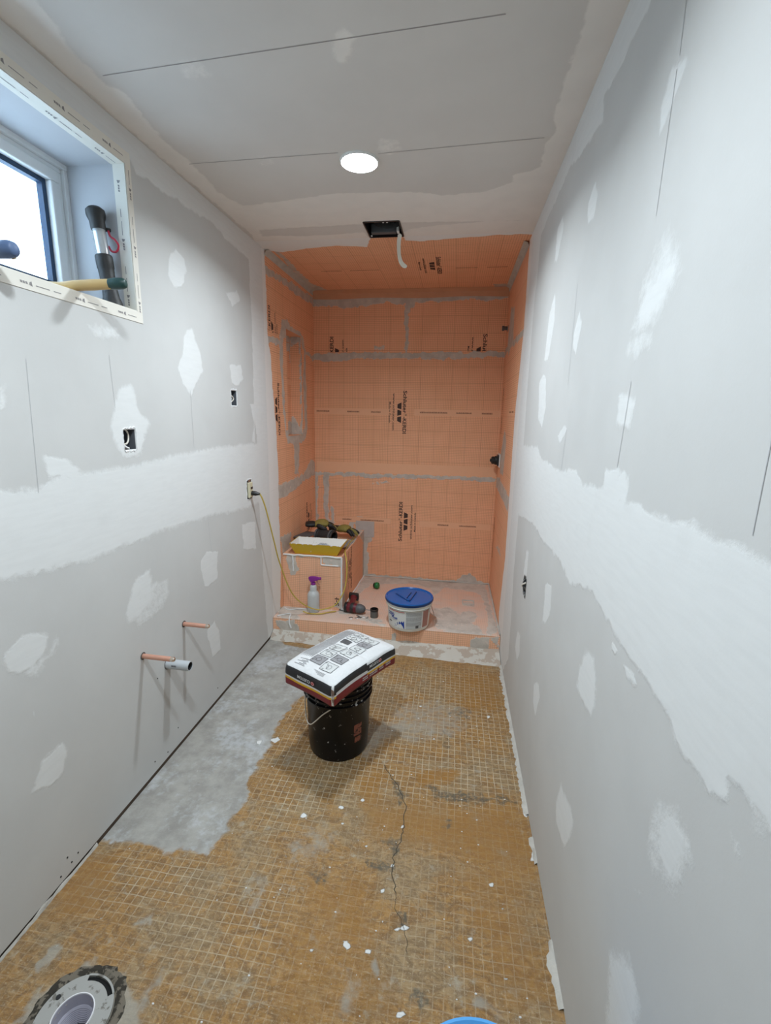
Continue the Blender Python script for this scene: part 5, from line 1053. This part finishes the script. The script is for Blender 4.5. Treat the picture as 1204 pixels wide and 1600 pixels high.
# cordless drill lying on its side
DO = Vector((.484, 2.972, PZ(2.98) + .040)); DX = Vector((.985, -.17, 0)).normalized(); DY = Vector((-DX.y, DX.x, 0)); DYU = Vector((-.05, .995, .06)).normalized()
t = thing('drill', DO, 'dark red and black cordless drill lying by the bench corner', 'drill')
dp_ = lambda a, b, c=0: DO + DX * a + DYU * b + DX.cross(DYU) * c
mb = MB(); mb.lathe([(.020, -.012), (.030, -.006), (.034, .010), (.034, .060), (.031, .070), (.031, .078)], dp_(-.005, 0), DX, 20); mb.obj('motor_housing', M['drillred'], t)
mb = MB(); mb.lathe([(.0335, -.014), (.035, -.010), (.035, .004), (.0345, .006)], dp_(-.008, 0), DX, 20); mb.obj('end_cap', M['blackp'], t)
mb = MB(); mb.lathe([(.0346, .028), (.0354, .03), (.0354, .05), (.0346, .052)], dp_(-.005, 0), DX, 20); mb.obj('grip_band', M['blackr'], t)
mb = MB(); mb.lathe([(.031, .073), (.033, .078), (.033, .100), (.030, .106), (.026, .118), (.019, .128), (.010, .133), (.005, .134)], dp_(-.005, 0), DX, 24); mb.obj('chuck', M['greyp'], t)
mb = MB(); mb.lathe([(.0032, .12), (.0032, .175), (.0032, .185), (0, .19)], dp_(-.005, 0), DX, 8, cap1=False); mb.obj('bit', M['steel'], t)
R = []
for s_, (wa, wb) in ((.0, (.026, .020)), (.04, (.022, .018)), (.09, (.021, .017)), (.125, (.023, .019)), (.14, (.03, .024))):
    c = dp_(.022 - s_ * .06, .02 + s_); R.append([c + DX * wa * math.cos(q) + DX.cross(DYU) * wb * math.sin(q) for q in np.linspace(0, 2 * PI, 15)[:-1]])
mb = MB(); mb.rings(R); mb.obj('handle', M['drillred'], t)
mb = MB(); mb.rings([[dp_(.012 + a * sx, .155 + h, c * sx) for a, c in ((-.036, -.026), (.036, -.026), (.04, 0), (.036, .026), (-.036, .026), (-.04, 0))] for h, sx in ((0, .85), (.006, 1), (.03, 1), (.036, .9))]); mb.obj('battery', M['blackr'], t)
mb = MB(); mb.box((-.006, -.006, -.008), (.008, .018, .008), 0, Matrix((DX, DYU, DX.cross(DYU))).transposed(), dp_(.046, .036)); bevel(mb.obj('trigger', M['blackp'], t, False), .002)

# hole saw cup
HC = Vector((.678, 2.925, PZ(2.925)))
t = thing('hole_saw', HC, 'small grey cylindrical hole saw standing between the drill and the pail', 'hole saw')
mb = MB(); mb.lathe([(.026, 0), (.027, .002), (.027, .044), (.0275, .046), (.0275, .060), (.0235, .060), (.0235, .012), (0, .010)], HC, n=32, cap1=False); mb.obj('cup', plain('grey_cup', (.14, .135, .125), .5, .25, 50), t)
mb = MB(); mb.lathe([(.0277, .046), (.0285, .048), (.0285, .060), (.0277, .061), (.0230, .0612), (.0225, .040)], HC, n=32, cap0=False, cap1=False); mb.obj('dark_rim', M['blackp'], t)
mb = MB(); mb.lathe([(.006, .01), (.006, .045), (.003, .050)], HC, n=12); mb.obj('pilot_bit', M['chrome'], t)
# green and black cap lying on the base
EC = Vector((.590, 3.500, PZ(3.5) + .026))
t = thing('pipe_cap', EC, 'small green and black cap lying on its side behind the drill', 'cap')
mb = MB(); mb.lathe([(.024, .0), (.026, .003), (.026, .020), (.022, .026), (0, .027)], EC, (.9, -.25, .12), 24, cap0=True, cap1=False); mb.obj('shell', M['green'], t)
mb = MB(); mb.lathe([(.0, -.016), (.020, -.015), (.0235, -.010), (.0235, .001)], EC, (.9, -.25, .12), 24, cap0=False, cap1=False); mb.obj('black_face', M['blackp'], t)

# plaster crumbs on floor and curb (loose, countless)
mb = MB(); r4 = random.Random(9)
def crumb(x, y, z, s):
    a = r4.uniform(0, PI); R = []
    for h, k in ((0, 1), (.5, .9), (1, .35)): R.append([(x + s * k * (1 + .4 * r4.random()) * math.cos(a + q), y + s * k * (1 + .3 * r4.random()) * math.sin(a + q) * .7, z + h * s * .6) for q in np.linspace(0, 2 * PI, 6)[:-1]])
    mb.rings(R)
for k in range(150): 
    x = r4.uniform(.45, 1.46); y = r4.uniform(.6, 2.6)
    if (x - .703) ** 2 + (y - 1.834) ** 2 > .03 and (x - QC.x) ** 2 + (y - QC.y) ** 2 > .03: crumb(x, y, 0, r4.uniform(.001, .0035))
o = mb.obj('plaster_crumbs', M['debris'], None, False); o['kind'] = 'stuff'; tag(o, 'scattered white plaster crumbs on the amber floor', 'debris'); mb = MB()
for p in ((.53, 2.86), (.57, 2.875), (.61, 2.90)): crumb(p[0], p[1], PZ(p[1]) - .001, .008)
o = mb.obj('plaster_crumbs', M['debris'], None, False); o['kind'] = 'stuff'; tag(o, 'white plaster crumbs on the curb in front of the drill', 'debris')
mb = MB()
for k in range(7):
    p = Vector((.545 + .012 * k + r4.uniform(-.01, .01), 2.89 + r4.uniform(-.02, .02), PZ(2.88) + .003)); a = r4.uniform(0, PI); mb.tube([p, p + Vector((math.cos(a), math.sin(a), 0)) * .015, p + Vector((math.cos(a + .6), math.sin(a + .6), .1)) * .028], .0018, 6, 0, 3)
o = mb.obj('drill_shavings', M['dirt']); o['kind'] = 'stuff'; tag(o, 'dark curled drill shavings on the curb in front of the drill', 'debris')

# ------------------------------------------------------------------ toilet flange in the floor
fx, fy = FLANGE
t = thing('toilet_flange', (fx, fy, 0), 'toilet flange with violet-grey pipe set in the near left floor', 'toilet flange')
def ann(mb, r0, r1, z0_, z1_, a0=0, a1=2 * PI, n=48, mi=0):
    mb.lathe([(r0, z0_), (r0, z1_), (r1, z1_), (r1, z0_)], (fx, fy, 0), n=n, cap0=False, cap1=False, a0=a0, a1=a1)
mb = MB(); ann(mb, .048, .0755, .001, .007)
gap0, gap1 = math.radians(42), math.radians(106)
ann(mb, .0755, .090, .001, .007, gap1, gap0 + 2 * PI, 44); ann(mb, .0865, .091, .001, .008, gap0, gap1, 20)
mb.obj('flange_ring', M['flange'], t, True, 30)
mb = MB(); ann(mb, .0745, .0868, .0006, .0012, gap0 - .05, gap1 + .05, 20); mb.obj('bolt_slot', M['slot_shade'], t, False)  # flat band, the slot's deep shade put into its black colour
mb = MB(); mb.lathe([(.0455, -.12), (.0455, .009), (.0462, .011), (.0482, .011), (.0488, .009), (.0488, .001)], (fx, fy, 0), n=48, cap0=False, cap1=False); mb.obj('pipe_rim', M['pvcw'], t)
mb = MB(); mb.lathe([(.0452, .0085), (.0425, -.022), (.0405, -.024)] + [q for k in range(9) for q in ((.0395 - .0014 * k, -.026 - .004 * k), (.0382 - .0014 * k, -.0275 - .004 * k))] + [(.024, -.10), (0, -.10)], (fx, fy, 0), n=48, cap0=False, cap1=False); mb.obj('pipe_bore', M['pvc'], t, True, 25)
mb = MB(); mb.box((fx - .01, fy - .012, -.098), (fx + .004, fy + .02, -.05)); mb.box((fx + .010, fy - .012, -.098), (fx + .022, fy + .016, -.056)); mb.obj('plug_tab', M['blackr'], t, False)
mb = MB(); mb.lathe([(.006, .001), (.0055, .0035), (0, .004)], (fx - .083 * .80, fy + .083 * .35, .006), n=12, cap1=False); mb.obj('screw_slot', M['dark'], t)
# broken concrete collar round the flange, the pocket's shadow put into its dark colours
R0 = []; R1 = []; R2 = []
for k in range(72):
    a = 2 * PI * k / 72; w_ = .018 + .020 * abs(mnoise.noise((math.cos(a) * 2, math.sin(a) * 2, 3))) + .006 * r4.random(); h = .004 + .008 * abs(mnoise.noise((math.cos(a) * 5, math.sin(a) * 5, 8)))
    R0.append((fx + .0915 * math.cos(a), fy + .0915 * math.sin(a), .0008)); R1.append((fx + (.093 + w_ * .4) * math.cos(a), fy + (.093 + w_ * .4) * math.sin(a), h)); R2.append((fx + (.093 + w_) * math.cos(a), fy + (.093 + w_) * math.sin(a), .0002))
mb = MB(); mb.rings([R0, R1, R2], 0, False, False); mb.obj('concrete_collar', spotted('shade_dark_concrete', (.15, .13, .10), (.035, .03, .022), .47, 42, .9, .95), t)

# ------------------------------------------------------------------ tools on the window sill
SZ = WIN[2]
tip = Vector((.142, 1.402, 1.877)); mid = Vector((-.015, 1.372, 1.8655)); endp = Vector((-.150, 1.345, 1.8660))
t = thing('hammer', mid, 'wooden tool handle with a green dipped tip sticking out over the window sill', 'hammer')
d = tip - mid
mb = MB(); mb.tube([endp, mid - d * .3, mid, mid + d * .35, mid + d * .69], [.0120, .0130, .0150, .0160, .0145], 14, 0, 6); mb.obj('handle', M['handle'], t)
mb = MB(); mb.tube([mid + d * .68, mid + d * .8, mid + d * .92, mid + d * .985, tip], [.0152, .0170, .0165, .0125, .004], 14, 0, 6); mb.obj('handle_tip', M['hgreen'], t)
hc = Vector((-.158, 1.343, 1.8665)); ax = Vector((.2, -1, 0)).normalized()
mb = MB(); mb.lathe([(.013, -.045), (.0135, -.035), (.010, -.028), (.012, -.015), (.014, 0), (.012, .015), (.009, .045), (.004, .062)], hc, ax, 16); mb.obj('head', M['greyp'], t)
tp2 = Vector((.098, 1.075, 1.870)); md2 = Vector((-.01, 1.068, 1.8675)); d2 = tp2 - md2
t = thing('taping_knife', md2, 'blue-grey tool handle poking out over the window sill at the left edge', 'taping knife')
mb = MB(); mb.tube([md2 - d2 * .55, md2, md2 + d2 * .4, md2 + d2 * .8, md2 + d2 * .95, tp2], [.013, .016, .019, .0205, .016, .005], 14, 0, 6); mb.obj('handle', M['hblue'], t)
mb = MB(); c = md2 + d2 * .80; mb.lathe([(.0055, 0), (.0055, .0215), (0, .0216)], c, (0.05, .35, -.5), 14, cap1=False); mb.obj('hang_hole', M['handle'], t)
mb = MB(); mb.rings([[md2 - d2 * .5 + Vector((0, -.012, 0)), md2 - d2 * .5 + Vector((0, .012, 0)), md2 - d2 * .5 + Vector((0, .012, .002)), md2 - d2 * .5 + Vector((0, -.012, .002))], [Vector((-.19, y_, z_)) for y_, z_ in ((1.00, SZ + .006), (1.13, SZ + .006), (1.13, SZ + .008), (1.00, SZ + .008))]]); mb.obj('blade', M['steel'], t, False)
# hook-topped work light leaning in the corner of the window
WL0 = Vector((-.060, 1.596, SZ + .004)); WL1 = Vector((-.100, 1.603, 2.170)); wa = (WL1 - WL0); wl = wa.length; wa.normalize()
t = thing('work_light', WL0, 'black hand-held work light with clear tube and red hook, standing in the window corner', 'work light')
mb = MB(); mb.lathe([(.028, 0), (.034, .003), (.033, .014), (.027, .034), (.0245, .060), (.0245, .110), (.0255, .118), (.0255, .128), (.0275, .132), (.0280, .168), (.0265, .172)], WL0, wa, 24); mb.obj('grip', M['blackr'], t)
mb = MB(); mb.lathe([(.0210, .168), (.0210, .272)], WL0, wa, 24, cap0=False, cap1=False); mb.obj('clear_tube', M['lens'], t)
sx = wa.cross(Vector((0, 0, 1))).normalized()
mb = MB(); mb.cyl(WL0 + wa * .168 + Vector((-.004, .006, 0)), WL0 + wa * .272 + Vector((-.004, .006, 0)), .0125, n=16); mb.obj('lamp_tube', M['chrome'], t)
mb = MB(); mb.lathe([(.0225, .255), (.0240, .262), (.0245, .285), (.0285, .295), (.0310, .305), (.0300, .318), (.022, .326), (0, .328)], WL0, wa, 24, cap1=False); mb.obj('head_cap', M['blackr'], t)
mb = MB(); mb.box((.010, .010, .238), (.030, .022, .262), 0, None); mb2 = MB(); mb2.lathe([(.007, 0), (.007, .014), (.004, .018)], WL0 + wa * .262 + Vector((.016, .012, 0)), (.6, .5, 0), 12); mb2.obj('hook_socket', M['blackr'], t)
h0 = WL0 + wa * .258 + Vector((.026, .014, 0))
mb = MB(); mb.tube([h0, h0 + Vector((.006, 0, -.018)), h0 + Vector((.022, .002, -.030)), h0 + Vector((.032, .003, -.048)), h0 + Vector((.024, .002, -.066)), h0 + Vector((.006, 0, -.066)), h0 + Vector((-.004, 0, -.050))], .0034, 10, 0, 6); mb.obj('hook', M['hookred'], t)
